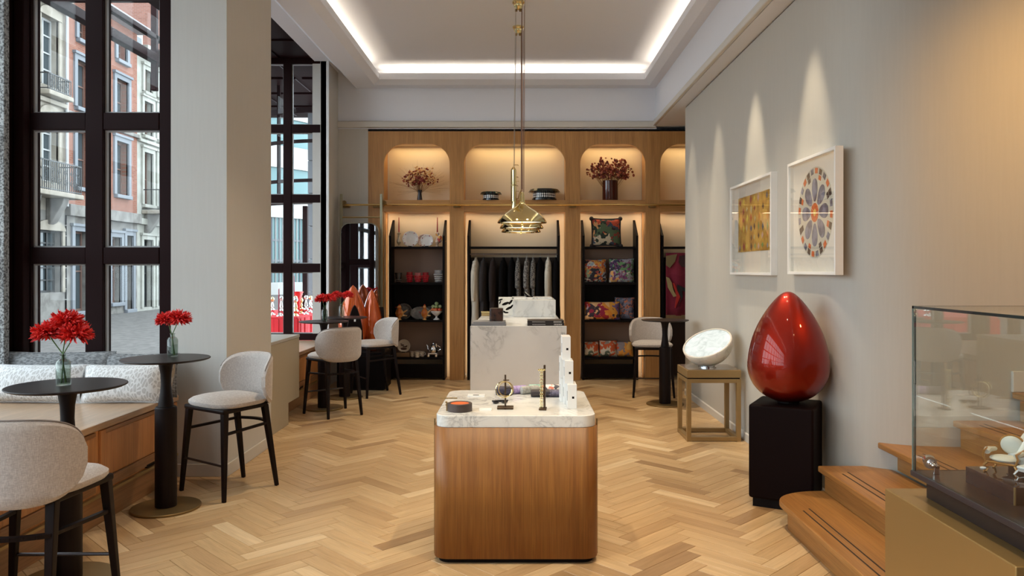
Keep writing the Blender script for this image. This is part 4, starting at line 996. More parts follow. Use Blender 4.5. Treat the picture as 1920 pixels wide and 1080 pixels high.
# ------------------------------------------------------------------ pendant lamps
def lamp(Y, px, label):
    x = (px-977)*Y/1440
    t = thing('pendant_lamp', label, 'lamp', (x, Y, 0), 0, 'brass pendant lamps in a row')
    zr_ = 2.115; r = .245
    prof = [(r, zr_), (r*.965, zr_+.018), (r*.88, zr_+.05), (r*.74, zr_+.085), (r*.56, zr_+.118), (r*.37, zr_+.145), (r*.22, zr_+.165), (.035, zr_+.185), (.027, zr_+.21), (.022, zr_+.27), (.014, zr_+.30), (0, zr_+.305)]
    inner = [(q*.985, z-.004) for q, z in prof]
    M().lathe(prof, 48).lathe(list(reversed(inner)), 48).build('shade', brass_pol, t, smooth=True)
    M().lathe([(0, zr_+.012), (r*.90, zr_+.012), (r*.90, zr_+.016), (0, zr_+.016)], 40).build('diffuser', emis('lamp_diffuser', (1.0, .93, .68), 1.3) if 'lamp_diffuser' not in MAT else MAT['lamp_diffuser'], t)
    M().tube([(0, 0, zr_+.01), (0, 0, zr_-.02)], .006, 8).ball((0, 0, zr_-.022), .010).build('finial', brass_pol, t, smooth=True)
    # counterweight cylinder on its side arm
    M().tube([(-.085, 0, zr_+.21), (-.085, 0, zr_+.52)], .027, 16).build('counterweight', brass_pol, t, smooth=False)
    M().tube([(-.085, 0, zr_+.52), (-.085, 0, zr_+.55)], [.027, .008], 12).tube([(-.085, 0, zr_+.365), (-.085, 0, zr_+.372)], .0285, 16).build('weight_cap', brass_old, t, smooth=True)
    M().tube([(-.085, 0, zr_+.57), (-.04, 0, zr_+.57), (-.04, 0, zr_+.56)], .004, 6).tube([(-.058, 0, zr_+.41), (-.03, 0, zr_+.41)], .003, 6).tube([(-.06, 0, zr_+.23), (-.04, 0, zr_+.235), (-.03, 0, zr_+.28), (-.01, 0, zr_+.32)], .006, 6).build('arm', brass_old, t, smooth=True)
    M().tube([(-.085, 0, zr_+.55), (-.06, 0, CZ-.07)], .0018, 5).build('cable', plain('steel_cable', (.3, .26, .22), .4, .6) if 'steel_cable' not in MAT else MAT['steel_cable'], t)
    M().tube([(0, 0, zr_+.33), (0, 0, CZ-.05)], .0035, 6).build('cord', plain('brown_cord', (.16, .08, .05), .6) if 'brown_cord' not in MAT else MAT['brown_cord'], t, smooth=True)
    M().tube([(.018, 0, zr_+.30), (.022, 0, zr_+.9), (.028, 0, CZ-.05)], .0025, 6).build('second_cord', MAT['brown_cord'], t, smooth=True)
    M().lathe([(0, CZ-.085), (.03, CZ-.085), (.05, CZ-.06), (.055, CZ-.04), (.055, CZ-.03), (.068, CZ-.02), (.068, CZ), (0, CZ)], 24, (-.035, 0, 0)).build('ceiling_rose', brass_pol, t, smooth=True)
    M().tube([(-.06, 0, CZ-.085), (-.06, 0, CZ-.11)], .014, 10).tube([(-.015, 0, CZ-.085), (-.015, 0, CZ-.11)], .014, 10).build('pulley', brass_old, t, smooth=True)
lamp(7.57, 979, 'nearest brass pendant lamp, its shade on top of the three in the photo')
lamp(8.56, 978, 'middle brass pendant lamp in the row of three')
lamp(9.44, 977, 'farthest brass pendant lamp, lowest of the three in the photo')
# ------------------------------------------------------------------ orange pods
org = plain('burnt_orange_lacquer', (.55, .09, .012), .12, .25, Coat_Weight=1.0)
def pod(px, Y, label, rz, s_):
    t = thing('pod_speaker', label, 'speaker', ((px-977)*Y/1440, Y, .52), rz, 'orange pod speakers')
    H_ = .92*s_
    def f(u, v):
        a = 2*PI*u; z = H_*v
        r = .235*s_*(math.sin(PI*min(1, (v*.93+.07)))**.62)*(1.05-.42*v)*.98
        if v >= 1: r = 0
        return (r*math.cos(a), r*.8*math.sin(a), z)
    M().grid(f, 36, 24, True).build('shell', org, t, smooth=True)
    pts = []
    for i in range(40):
        a = 2*PI*i/40; v = .5+.5*math.sin(a); zz = .02+H_*.68*v
        wv = .17*s_*math.sin(PI*(v*.9+.08))**.7*(1.1-.5*v); pts.append((math.cos(a)/max(abs(math.cos(a)), 1e-6)*wv if abs(math.cos(a)) > .02 else 0, zz))
    n_ = []
    for i in range(21): v = i/20; n_.append((.112*s_*math.sin(PI*min(.999, v*.80+.2))**.6*(1.1-.35*v), .04+H_*.66*v))
    poly = [(w_, z_) for w_, z_ in n_]+[(-w_, z_) for w_, z_ in reversed(n_)]
    M().prism(poly, -.178*s_, -.08*s_, 'y').build('black_face', blackm, t, bev=.01)
    M().box(-.012, .012, -.184*s_, -.178*s_, H_*.46, H_*.53).build('label_plate', white, t)
    M().lathe([(.0, 0), (.075*s_, 0), (.075*s_, .01), (.06*s_, .01), (.05*s_, -.0), (0, .004)], 24).build('woofer', plain('woofer%d' % px, (.03, .03, .03), .25, .3), t, smooth=True)
    t.children[-1].rotation_euler = (PI/2, 0, 0); t.children[-1].location = (0.0, -.180*s_, H_*.22)
    return t
pod(662, 10.66, 'front orange pod speaker with a black face behind the far stools', .35, 1.0)
pod(697, 10.82, 'orange pod speaker behind, turned away from the viewer', 1.9, .93)
pl = thing('speaker_plinth', 'low black plinth carrying the two orange pod speakers', 'plinth', (-2.12, 10.74, 0))
M().box(-.40, .26, -.24, .24, .02, .52).build('plinth_body', blackm, pl, bev=.006); M().box(-.37, .23, -.21, .21, 0, .02).build('foot', plain('plinth_foot', (.03, .02, .02), .6), pl)
# ------------------------------------------------------------------ window bench pillows
leafm, t_, b_ = newmat('leaf_print_cotton')
v_ = coord(t_, (1, 1, 1), rot=(0, 0, .5)); vo = t_.nodes.new('ShaderNodeTexVoronoi'); vo.feature = 'DISTANCE_TO_EDGE'; vo.inputs['Scale'].default_value = 20
mp_ = t_.nodes.new('ShaderNodeMapping'); mp_.inputs['Scale'].default_value = (2.8, 1.5, .95); mp_.inputs['Rotation'].default_value = (.0, .7, .0); t_.links.new(v_, mp_.inputs[0]); t_.links.new(mp_.outputs[0], vo.inputs['Vector'])
r_ = ramp(t_, [(0.0, (.82, .82, .82)), (.10, (.82, .82, .82)), (.14, (.56, .55, .54)), (.5, (.62, .61, .60))]); t_.links.new(vo.outputs[0], r_.inputs[0]); t_.links.new(r_.outputs[0], b_.inputs['Base Color']); b_.inputs['Roughness'].default_value = .9
knit = speck('grey_knit', (.16, .165, .17), (.34, .345, .35), 90, .95, stretch=(.4, 1, 1), bmp=.4); cotton = plain('piping_cotton', (.62, .62, .62), .9)
brl = patches('brown_leaf_print', [(.30, .22, .15), (.45, .40, .34), (.36, .28, .2)], 22, .9)
BT = .655
cushion('pillow', 'white leaf patterned pillow on the right of the window bench', (-2.99, 5.74, BT), .60, .29, .19, leafm, .05, .28, 'pillows on the window bench', cotton)
cushion('pillow', 'white leaf patterned pillow behind the nearest table on the window bench', (-3.68, 5.74, BT), .78, .29, .19, leafm, -.04, .28, 'pillows on the window bench', cotton)
cushion('pillow', 'brown patterned pillow edge sticking out against the pillar', (-2.795, 5.93, BT), .30, .33, .12, brl, -.9, .2, 'pillows on the window bench', cotton)
cushion('pillow', 'grey woven pillow behind, left of the window mullion', (-3.62, 6.00, BT), .86, .355, .13, knit, .03, .12, 'pillows on the window bench', knit)
cushion('pillow', 'grey woven pillow behind, right of the window mullion', (-2.99, 6.01, BT), .60, .34, .13, knit, -.02, .12, 'pillows on the window bench', knit)
# ------------------------------------------------------------------ vases and red flowers
vg = glass('bottle_glass', (.80, .83, .81), 0, 1.45); wat = glass('vase_water', (.82, .88, .84), 0, 1.15)
red = plain('red_petal', (.62, .012, .012), .55); red2 = plain('red_petal_light', (.80, .03, .025), .5); green = plain('stem_green', (.10, .20, .06), .5)
def vase(x, y, label, heads, s_=1.0, seed=1):
    z = 1.0402
    t = thing('glass_vase', label, 'vase', (x, y, z))
    prof = [(0, 0), (.034, 0), (.036, .006), (.036, .118), (.030, .132), (.016, .142), (.015, .156), (.020, .162), (.018, .164), (.013, .157), (.013, .144), (.028, .130), (.0335, .116), (.0335, .008), (0, .006)]
    M().lathe([(r*s_, h_*s_) for r, h_ in prof], 28).build('bottle', vg, t, smooth=True)
    M().lathe([(0, .008*s_), (.033*s_, .008*s_), (.033*s_, .085*s_), (0, .085*s_)], 24).build('water', wat, t, smooth=True)
    rr = random.Random(seed)
    for k, (hx, hy, hz, hr, lb) in enumerate(heads):
        f = thing('red_flower', lb, 'flower', (x, y, z), 0, 'red flowers in the glass vases')
        a = rr.random()*6; bx_, by_ = .014*math.cos(a), .014*math.sin(a)
        M().tube([(-bx_, -by_, .012), (bx_*.4, by_*.4, .155*s_), (hx*.6, hy*.6, .155*s_+(hz-.155*s_)*.6), (hx, hy, hz)], [.0035, .003, .003, .004], 6).build('stem', green, f, smooth=True)
        for q, m_ in enumerate((red, red2)):
            m = M()
            for i in range(150):
                th = rr.random()*2*PI; ph = math.acos(1-rr.random()*1.45); L = hr*(.85+.4*rr.random())
                d = Vector((math.sin(ph)*math.cos(th), math.sin(ph)*math.sin(th), math.cos(ph)*.75))
                side = d.cross(Vector((rr.gauss(0, 1), rr.gauss(0, 1), rr.gauss(0, 1)))).normalized(); n_ = d.cross(side).normalized()
                w_ = hr*.085; c = Vector((hx, hy, hz)); b0 = len(m.v)
                for tt, ww, bend in ((.1, .4, 0), (.5, 1, .05), (.85, .8, .16), (1.0, .15, .30)):
                    p = c+d*L*tt+n_*hr*bend
                    m.v += [tuple(p-side*w_*ww), tuple(p+side*w_*ww)]
                for s2 in range(3): m.f.append((b0+2*s2, b0+2*s2+1, b0+2*s2+3, b0+2*s2+2))
            tag(m.build('petals', m_, f, solid=.0012), kind='stuff')
vase(-2.42, 4.06, 'largest glass bottle vase on the nearest round table', [(-.075, -.01, .275, .075, 'red flower leaning left in the nearest vase'), (.02, .0, .335, .075, 'topmost red flower in the nearest vase'), (.065, -.01, .270, .080, 'red flower leaning right in the nearest vase')], 1.0, 3)
vase(-2.45, 5.40, 'glass bottle vase with green water on the second round table', [(-.045, .01, .255, .070, 'left red flower in the vase on the second round table'), (.045, 0, .265, .075, 'right red flower in the vase on the second round table')], 1.0, 5)
vase(-2.33, 9.10, 'glass bottle vase on the table behind the stool seen from behind', [(-.03, 0, .262, .075, 'left red flower on the third round table'), (.06, 0, .268, .075, 'right red flower on the third round table')], 1.05, 8)
vase(-2.33, 9.97, 'glass bottle vase on the farthest left table by the orange pods', [(-.06, 0, .280, .068, 'left red flower on the farthest left table'), (.08, 0, .280, .068, 'right red flower on the farthest left table')], 1.05, 9)
# ------------------------------------------------------------------ gold side table and alabaster lamp
gt = thing('side_table', 'square brass coloured open frame table by the picture wall', 'table', (1.595, 7.38, 0))
gold = plain('bronze_gold_paint', (.36, .235, .10), .38, .55)
w_, d_ = .52, .46
M().box(0, w_, 0, d_, .612, .685).build('tabletop', gold, gt, bev=.003); M().box(.015, w_-.015, .015, d_-.015, .6855, .689).build('glass_inset', plain('taupe_glass', (.22, .17, .13), .12), gt)
M().box(.01, w_-.01, .01, d_-.01, .60, .612).build('shadow_gap', blackm, gt)
for x_ in (0, w_-.042):
    for y_ in (0, d_-.042): M().box(x_, x_+.042, y_, y_+.042, 0, .60).build('leg', gold, gt, bev=.002)
for y_ in (0, d_-.042):
    M().box(.042, w_-.042, y_, y_+.042, .562, .60).build('rail', gold, gt, bev=.002); M().box(.042, w_-.042, y_, y_+.042, 0.004, .042).build('rail', gold, gt, bev=.002)
for x_ in (0, w_-.042):
    M().box(x_, x_+.042, .042, d_-.042, .562, .60).build('rail', gold, gt, bev=.002); M().box(x_, x_+.042, .042, d_-.042, 0.004, .042).build('rail', gold, gt, bev=.002)
al = thing('alabaster_lamp', 'tilted alabaster bowl lamp glowing white on the brass coloured table', 'lamp', (1.842, 7.60, .689))
M().lathe([(0, 0), (.088, 0), (.088, .008), (.078, .012), (.078, .022), (.06, .026), (.05, .05), (0, .05)], 32).build('foot', chrome, al, smooth=False)
ala = marble('alabaster', (.70, .66, .58), (.42, .38, .32), 4, .3)
ala.node_tree.nodes['Principled BSDF'].inputs['Subsurface Weight'].default_value = .15
glow, t_, b_ = newmat('alabaster_glow'); n_ = noise(t_, coord(t_, (1, 1, 1)), 7, 6, .6, 1.2); r_ = ramp(t_, [(.3, (.50, .60, .57)), (.5, (.82, .92, .89)), (.65, (1, 1, 1))]); t_.links.new(n_, r_.inputs[0]); t_.links.new(r_.outputs[0], b_.inputs['Emission Color']); b_.inputs['Emission Strength'].default_value = .70; b_.inputs['Base Color'].default_value = (.12, .12, .12, 1)
ctr_ = Vector((0, 0, .235)); rb = .25
q_ = (Matrix.Rotation(math.radians(-25), 3, 'Y') @ Matrix.Rotation(math.radians(21), 3, 'X'))
def bowl(prof, m_, nm, sm=True):
    m = M(); m.lathe(prof, 48); m.v = [tuple(q_ @ Vector(p)+ctr_) for p in m.v]; return m.build(nm, m_, al, smooth=sm)
bowl([(rb*math.sin(PI/2*i/14), -rb*.86*math.cos(PI/2*i/14)) for i in range(15)]+[(rb*.985, .006), (rb*.93, .006), (rb*.92, -.004)], ala, 'bowl')
bowl([(0, -.001), (rb*.6, -.001), (rb*.925, -.002), (rb*.925, -.012), (0, -.012)], glow, 'glowing_disc', False)
# ------------------------------------------------------------------ red egg and plinth
pz = thing('egg_plinth', 'black lacquered square plinth under the big red egg', 'plinth', (1.88, 5.45, 0), math.radians(-29))
M().box(-.215, .215, -.215, .215, .06, .712).build('plinth_body', plain('black_fabric_plinth', (.006, .002, .002), .6, 0, Specular_IOR_Level=.08), pz, bev=.018); M().box(-.19, .19, -.19, .19, 0, .06).build('plinth_foot', blackm, pz)
eg = thing('egg_sculpture', 'big glossy metallic red egg on the black plinth before the pictures', 'sculpture', (1.895, 5.45, .712))
redm, t_, b_ = newmat('metallic_red_lacquer')
b_.inputs['Base Color'].default_value = (.25, .010, .002, 1); b_.inputs['Coat IOR'].default_value = 1.36; b_.inputs['Metallic'].default_value = .85; b_.inputs['Roughness'].default_value = .45; b_.inputs['Coat Weight'].default_value = 1.0; b_.inputs['Coat Roughness'].default_value = .02
prof = []
HH, RR = .785, .28
for i in range(49):
    t = i/48; z = HH*.5*(1-math.cos(PI*t)); s_ = z/HH
    r = RR*math.sqrt(max(0, 1-abs((s_-.5)*2)**2.3))*(1.0-.36*(s_-.5)*2-.10*((s_-.5)*2)**2)*1.0
    prof.append((r, z))
mx = max(p[0] for p in prof); prof = [(p[0]*RR/mx, p[1]) for p in prof]
M().lathe(prof, 72).build('egg_shell', redm, eg, smooth=True)
M().lathe([(0, .0), (.075, 0), (.075, .010), (0, .012)], 24).build('seat_ring', blackm, eg)
# ------------------------------------------------------------------ framed pictures
def picture(y0, y1, z0, z1, label, kind):
    t = thing('picture_frame', label, 'picture', (2.17, 0, 0))
    x0 = -.055; f = .022
    fm = MAT.get('white_frame') or plain('white_frame', (.80, .78, .74), .4)
    M().box(x0, 0, y0, y0+f, z0, z1).box(x0, 0, y1-f, y1, z0, z1).box(x0, 0, y0+f, y1-f, z0, z0+f).box(x0, 0, y0+f, y1-f, z1-f, z1).build('frame', fm, t, bev=.001)
    M().box(-.014, -.004, y0+f, y1-f, z0+f, z1-f).build('mount_board', MAT.get('mount') or plain('mount', (.74, .70, .64), .9), t)
    M().box(x0+.008, x0+.010, y0+f, y1-f, z0+f, z1-f).build('glazing', MAT.get('picture_glass') or glass('picture_glass', (.99, .99, .98), 0, 1.3), t)
    rr = random.Random(4)
    if kind == 0:
        a, b_, c, d = y0+.16, y1-.17, z0+.22, z1-.13
        M().box(-.017, -.014, a, b_, c, d).build('gold_print', speck('gold_leaf', (.42, .22, .04), (.62, .38, .08), 9, .4), t)
        cols = [(.5, .1, .04), (.1, .12, .2), (.55, .5, .3), (.08, .05, .05), (.2, .28, .1), (.6, .25, .05), (.3, .3, .35), (.65, .55, .1), (.3, .05, .06), (.6, .4, .35)]
        ms = [plain('print_ink_%d' % i, c_, .6) for i, c_ in enumerate(cols)]
        ny, nz = 8, 6
        for i in range(ny):
            for j in range(nz):
                if rr.random() < .12: continue
                yc = a+(b_-a)*(i+.5+rr.uniform(-.12, .12))/ny; zc = c+(d-c)*(j+.5+rr.uniform(-.1, .1))/nz; hw, hh = .028*rr.uniform(.7, 1.2), .035*rr.uniform(.7, 1.2)
                M().prism([(yc-hw, zc), (yc, zc-hh), (yc+hw, zc), (yc, zc+hh)], -.019, -.017, 'x').build('ink_lozenge', rr.choice(ms), t)
    else:
        yc, zc, r = (y0+y1)/2, (z0+z1)/2+.02, .335
        def disc(r0, r1, a0, a1, dep, m_, nm, n=10):
            pts = [(yc+r1*math.cos(a0+(a1-a0)*i/n), zc+r1*math.sin(a0+(a1-a0)*i/n)) for i in range(n+1)]
            pts += [(yc+r0*math.cos(a1-(a1-a0)*i/n), zc+r0*math.sin(a1-(a1-a0)*i/n)) for i in range(n+1)] if r0 > 0 else []
            M().prism(pts, -.014-dep, -.014, 'x').build(nm, m_, t)
        pale = plain('rosette_cream', (.55, .52, .44), .7); slate = speck('rosette_slate', (.10, .10, .15), (.24, .24, .32), 14, .5); orr = plain('rosette_orange', (.62, .13, .03), .6); drk = plain('rosette_dark', (.07, .04, .035), .6); yel = plain('rosette_yellow', (.75, .5, .12), .6)
        disc(0, r, 0, 2*PI*.9999, .001, pale, 'rosette_ground', 48)
        for i in range(8):
            a = 2*PI*(i+.5)/8+PI/8
            pts = []
            for q in range(20):
                an = 2*PI*q/20; lr = .165+.085*math.cos(an); lt = .052*math.sin(an)*(1+.25*math.cos(an)); pts.append((yc+lr*math.cos(a)-lt*math.sin(a), zc+lr*math.sin(a)+lt*math.cos(a)))
            M().prism(pts, -.0165, -.014, 'x').build('rosette_petal', slate, t)
        for i in range(24):
            a = 2*PI*i/24; disc(.285, .325, a+.03, a+.19, .003, [orr, drk, slate][i % 3], 'rosette_tile', 4)
            if i % 3 == 1: disc(.245, .278, a+.03, a+.2, .003, [orr, drk][(i//3) % 2], 'rosette_tile', 4)
        for i in range(12): a = 2*PI*i/12; disc(.028, .070, a+.03, a+.46, .003, orr, 'rosette_tile', 4)
        disc(0, .026, 0, 2*PI*.9999, .003, yel, 'rosette_centre', 20)
picture(6.50, 7.78, 1.603, 2.482, 'wide white framed print of coloured specks on gold, the farther of the two', 0)
picture(5.17, 6.10, 1.615, 2.487, 'white framed print of a large blue and orange rosette, the nearer of the two', 1)
# ------------------------------------------------------------------ staircase
stz = [.17, .34, .51, .684, .866, 1.04]
noseX = [1.655, 1.985, 2.36, 2.77, 3.15, 3.55]
farY = [5.15, 5.14, 5.12, 4.93, 4.93, 4.93]
sc_ = thing('staircase', 'oak staircase climbing to the right with inlaid dark grip strips', 'stairs')
strip = plain('grip_strip', (.03, .018, .012), .6)
for k in range(6):
    z, x, y1 = stz[k], noseX[k], farY[k]; z0 = stz[k-1] if k else 0; y0 = 2.72
    xe = noseX[k+1]+.08 if k < 5 else 4.0
    if k == 0:
        r = .26; pts = [(xe, y0), (xe, y1)]
        pts += [(x+.34-.34*math.sin(PI/2*i/12), y1-r+r*math.cos(PI/2*i/12)) for i in range(13)]+[(x, y0)]
        M().prism(pts, z-.04, z, 'z').build('tread', stair_w, sc_, bev=.008)
        pts = [(xe, y0), (xe, y1-.04)]+[(x+.04+.32-.32*math.sin(PI/2*i/12), y1-.04-r+r*math.cos(PI/2*i/12)) for i in range(13)]+[(x+.04, y0)]
        M().prism(pts, 0, z-.04, 'z').build('riser', stair_w, sc_)
    else:
        M().box(x, xe, y0, y1, z-.04, z).build('tread', stair_w, sc_, bev=.008)
        M().box(x+.04 if k != 2 else x+.10, xe, y0, y1-.02, z0, z-.04).build('riser', stair_w, sc_)
    for q in (.075, .125):
        ys = {0: 4.72, 1: 4.93, 2: 4.72, 3: 4.77, 4: 4.77, 5: 4.7}[k]
        M().box(x+q, x+q+.009, y0+.05, ys-.0+(.04 if q > .1 else 0), z-.002, z+.0012).build('grip_strip', strip, sc_)
skb = struct(M().box(3.15, 4.2, 4.915, 4.94, .866, 1.0).build('baseboard_stair', trim_m, bev=.004))
# ------------------------------------------------------------------ display case bottom right
gp_ = thing('case_pedestal', 'brushed gold box pedestal in the bottom right corner', 'pedestal')
goldb = plain('brushed_gold_panel', (.42, .27, .10), .36, .7)
M().box(1.25, 2.05, 1.94, 2.64, 0, .9).build('pedestal_body', goldb, gp_, bev=.004)
cs = thing('glass_display_case', 'clear glass display case on a dark base at the right edge', 'display case')
M().box(1.335, 2.0, 1.98, 2.53, .9, .966).build('dark_base', plain('case_base', (.02, .014, .014), .25), cs, bev=.002)
M().box(1.297, 2.02, 1.96, 2.56, .966, .984).build('base_plate', plain('case_plate', (.035, .028, .03), .28), cs, bev=.002)
cg = glass('case_glass', (.95, .97, .96), 0, 1.5); edge = plain('glass_edge', (.22, .28, .25), .1, 0, Transmission_Weight=.3)
XL, XR, YN, YFr, ZG0, ZG1 = 1.302, 2.01, 1.965, 2.555, .984, 1.522
M().box(XL, XL+.008, YN, YFr, ZG0, ZG1).build('glass_pane', cg, cs); M().box(XL+.008, XR, YFr-.008, YFr, ZG0, ZG1).build('glass_pane', cg, cs)
M().box(XL+.008, XR, YN, YN+.008, ZG0, ZG1).build('glass_pane', cg, cs); M().box(XR-.008, XR, YN+.008, YFr-.008, ZG0, ZG1).build('glass_pane', cg, cs)
M().box(XL, XR, YN, YFr, ZG1, ZG1+.008).build('glass_lid', cg, cs)
M().box(XL-.001, XL+.009, YN, YFr+.001, ZG1+.000, ZG1+.0085).box(XL-.001, XR, YFr-.008, YFr+.001, ZG1, ZG1+.0085).build('lid_edge', plain('dark_glass_edge', (.012, .02, .016), .1), cs)
M().box(XL-.0012, XL+.003, YFr-.003, YFr+.001, ZG0, ZG1).build('corner_edge', edge, cs)
M().box(XL+.003, XL+.0075, YFr-.009, YFr-.0045, ZG0, ZG1).build('corner_edge', plain('corner_dark', (.04, .05, .045), .15), cs)
kx, ky, kz = 1.352, 2.545, 1.018
M().tube([(kx-.012, ky-.03, kz), (kx+.0, ky-.0, kz)], .020, 16).tube([(kx-.014, ky-.05, kz-.002), (kx-.012, ky-.03, kz)], .010, 12).ball((kx-.015, ky-.056, kz-.002), .008).build('lock_barrel', chrome, cs, smooth=True)
M().box(kx-.012, kx+.008, ky-.052, ky-.044, .984, kz-.004).build('lock_plate', chrome, cs, bev=.002)
rs = thing('acrylic_riser', 'dark transparent acrylic riser inside the display case', 'riser', (0, 0, 0))
M().box(1.395, 1.99, 2.17, 2.41, .984, 1.034).build('riser_block', plain('smoked_acrylic', (.03, .022, .024), .06), rs, bev=.001)
M().box(1.393, 1.397, 2.168, 2.172, .984, 1.034).build('edge_glint', brass_br, rs)
hook = tag(M().lathe([(0, 1.0345), (.009, 1.0345), (.009, 1.037), (.007, 1.038), (.005, 1.036), (0, 1.036)], 16, (1.435, 2.385, 0)).build('pearl_dish', white, smooth=True), 'tiny white dish on the back left of the acrylic riser', 'dish')
# miniature furniture
ivory = plain('ivory_upholstery', (.62, .62, .55), .6); giltm = plain('gilt_wood', (.42, .20, .05), .35, .4); silv = plain('silver_paint', (.62, .60, .60), .3, .3)
def cab(m, p, top_, foot_, r):
    m.tube([top_, (Vector(top_)*.6+Vector(foot_)*.4)+Vector(p)*.006, (Vector(top_)*.3+Vector(foot_)*.7)-Vector(p)*.002, foot_, Vector(foot_)+Vector(p)*.004], [r*1.5, r*1.2, r*.8, r*.9, r*1.3], 6)
ac = thing('miniature_armchair', 'miniature gilt armchair with ivory upholstery in the display case', 'armchair', (1.472, 2.335, 1.034), -.9)
ac.scale = (1.35, 1.35, 1.0)
m = M().ball((0, 0, .042), .030, 14, 8, (1.05, .95, .35)); m.build('seat', ivory, ac, smooth=True)
M().ball((.004, .028, .078), .024, 14, 10, (1.0, .32, 1.2)).build('backrest', ivory, ac, smooth=True)
for sx_ in (-1, 1):
    M().tube([(sx_*.03, -.022, .06), (sx_*.033, -.005, .064), (sx_*.03, .022, .062)], [.007, .009, .007], 8).build('arm_pad', ivory, ac, smooth=True)
    M().tube([(sx_*.031, -.028, .035), (sx_*.035, -.028, .052), (sx_*.032, -.03, .066), (sx_*.034, 0, .071), (sx_*.03, .026, .07)], .0026, 6).build('arm_frame', giltm, ac, smooth=True)
    for sy_ in (-1, 1):
        q = M(); cab(q, (sx_, sy_, 0), (sx_*.026, sy_*.022, .034), (sx_*.030, sy_*.025, .0025), .0028); q.build('leg', giltm, ac, smooth=True)
M().tube([(-.028, -.026, .033), (.028, -.026, .033), (.028, .026, .033), (-.028, .026, .033), (-.028, -.026, .033)], .0035, 6).build('seat_frame', giltm, ac, smooth=True)
M().tube([(.004+.025*math.cos(a), .030, .078+.031*math.sin(a)) for a in [2*PI*i/24 for i in range(25)]], .0028, 6).build('back_frame', giltm, ac, smooth=True)
so = thing('miniature_stool', 'miniature white stool with curved legs in front of the gilt armchair', 'stool', (1.475, 2.235, 1.034), .45)
M().prism(rrect(-.026, .026, -.019, .019, .005), .036, .045, 'z').build('seat', plain('white_satin', (.75, .78, .78), .4), so, bev=.004)
M().prism(rrect(-.024, .024, -.017, .017, .004), .030, .036, 'z').build('seat_frame', silv, so)
for sx_ in (-1, 1):
    for sy_ in (-1, 1):
        q = M(); cab(q, (sx_, sy_, 0), (sx_*.022, sy_*.015, .031), (sx_*.024, sy_*.017, .002), .0025); q.build('leg', silv, so, smooth=True)
M().tube([(-.02, -.013, .010), (0, 0, .014), (.02, .013, .010)], .0015, 5).tube([(-.02, .013, .010), (0, 0, .014), (.02, -.013, .010)], .0015, 5).build('stretcher', silv, so, smooth=True)
fg = thing('porcelain_figure', 'white draped porcelain figure cut by the right edge of the photo', 'figurine', (1.555, 2.34, 1.034))
def drape(u, v):
    a = 2*PI*u; r = (.062*(1-v)**.8+.012)*(1+.12*math.sin(a*7+v*5)*(1-v)); return (r*math.cos(a)+.028*v, r*.8*math.sin(a), .02+.14*v)
M().grid(drape, 48, 16, True).build('draped_body', plain('white_bisque', (.78, .79, .76), .45), fg, smooth=True)
M().ball((.03, 0, .172), .018, 14, 10, (.9, 1, 1.15)).build('head', MAT['white_bisque'], fg, smooth=True)
M().prism(rrect(-.05, .07, -.04, .04, .01), 0, .02, 'z').build('figure_base', blackm, fg)
# ------------------------------------------------------------------ the street outside
FX = -15.5
def fy(px): return -FX*1440/(977-px)
def fz(px, py): return 1.65+(506-py)*fy(px)/1440
struct(M().box(-60, -4.25, -30, 90, -.25, -.03).build('ground_street', speck('street_setts', (.055, .05, .045), (.095, .085, .08), 5, .8, detail=5)))
struct(M().box(-4.25, -2.85, 12.2, 60, -.25, -.031).build('ground_pavement', speck('pavement', (.08, .078, .075), (.12, .115, .11), 6, .85)))
stone = speck('cream_stone', (.19, .165, .13), (.25, .22, .18), 3, .85, detail=5); stone2 = speck('pale_render', (.22, .215, .185), (.27, .265, .235), 2, .85, detail=4)
bluest = plain('blue_stone', (.13, .14, .155), .7); darkwin = plain('dark_window_glass', (.045, .055, .06), .05); wfr = plain('white_window_frame', (.30, .30, .295), .5); brfr = plain('brown_window_frame', (.12, .07, .055), .5); iron = plain('wrought_iron', (.02, .02, .02), .5)
bstone = speck('rusticated_base', (.11, .10, .09), (.17, .16, .145), 3, .85, detail=5)
def brickmat(name, c1, c2, mo, ax):
    m, t, b = newmat(name); co = t.nodes.new('ShaderNodeTexCoord'); mp = t.nodes.new('ShaderNodeMapping'); mp.inputs['Rotation'].default_value = (PI/2, 0, PI/2) if ax == 'x' else (PI/2, 0, 0)
    sep = t.nodes.new('ShaderNodeSeparateXYZ'); cmb = t.nodes.new('ShaderNodeCombineXYZ'); t.links.new(co.outputs['Object'], sep.inputs[0]); t.links.new(sep.outputs[1 if ax == 'x' else 0], cmb.inputs[0]); t.links.new(sep.outputs[2], cmb.inputs[1])
    br = t.nodes.new('ShaderNodeTexBrick'); br.inputs['Scale'].default_value = 1; br.inputs['Brick Width'].default_value = .22; br.inputs['Row Height'].default_value = .075; br.inputs['Mortar Size'].default_value = .008
    br.inputs['Color1'].default_value = (*c1, 1); br.inputs['Color2'].default_value = (*c2, 1); br.inputs['Mortar'].default_value = (*mo, 1); t.links.new(cmb.outputs[0], br.inputs[0]); t.links.new(br.outputs[0], b.inputs['Base Color']); b.inputs['Roughness'].default_value = .9; return m
brick = brickmat('red_brick', (.16, .052, .03), (.21, .08, .05), (.16, .11, .085), 'x'); brick_f = brickmat('red_brick_gable', (.16, .06, .042), (.21, .09, .065), (.18, .13, .11), 'y')
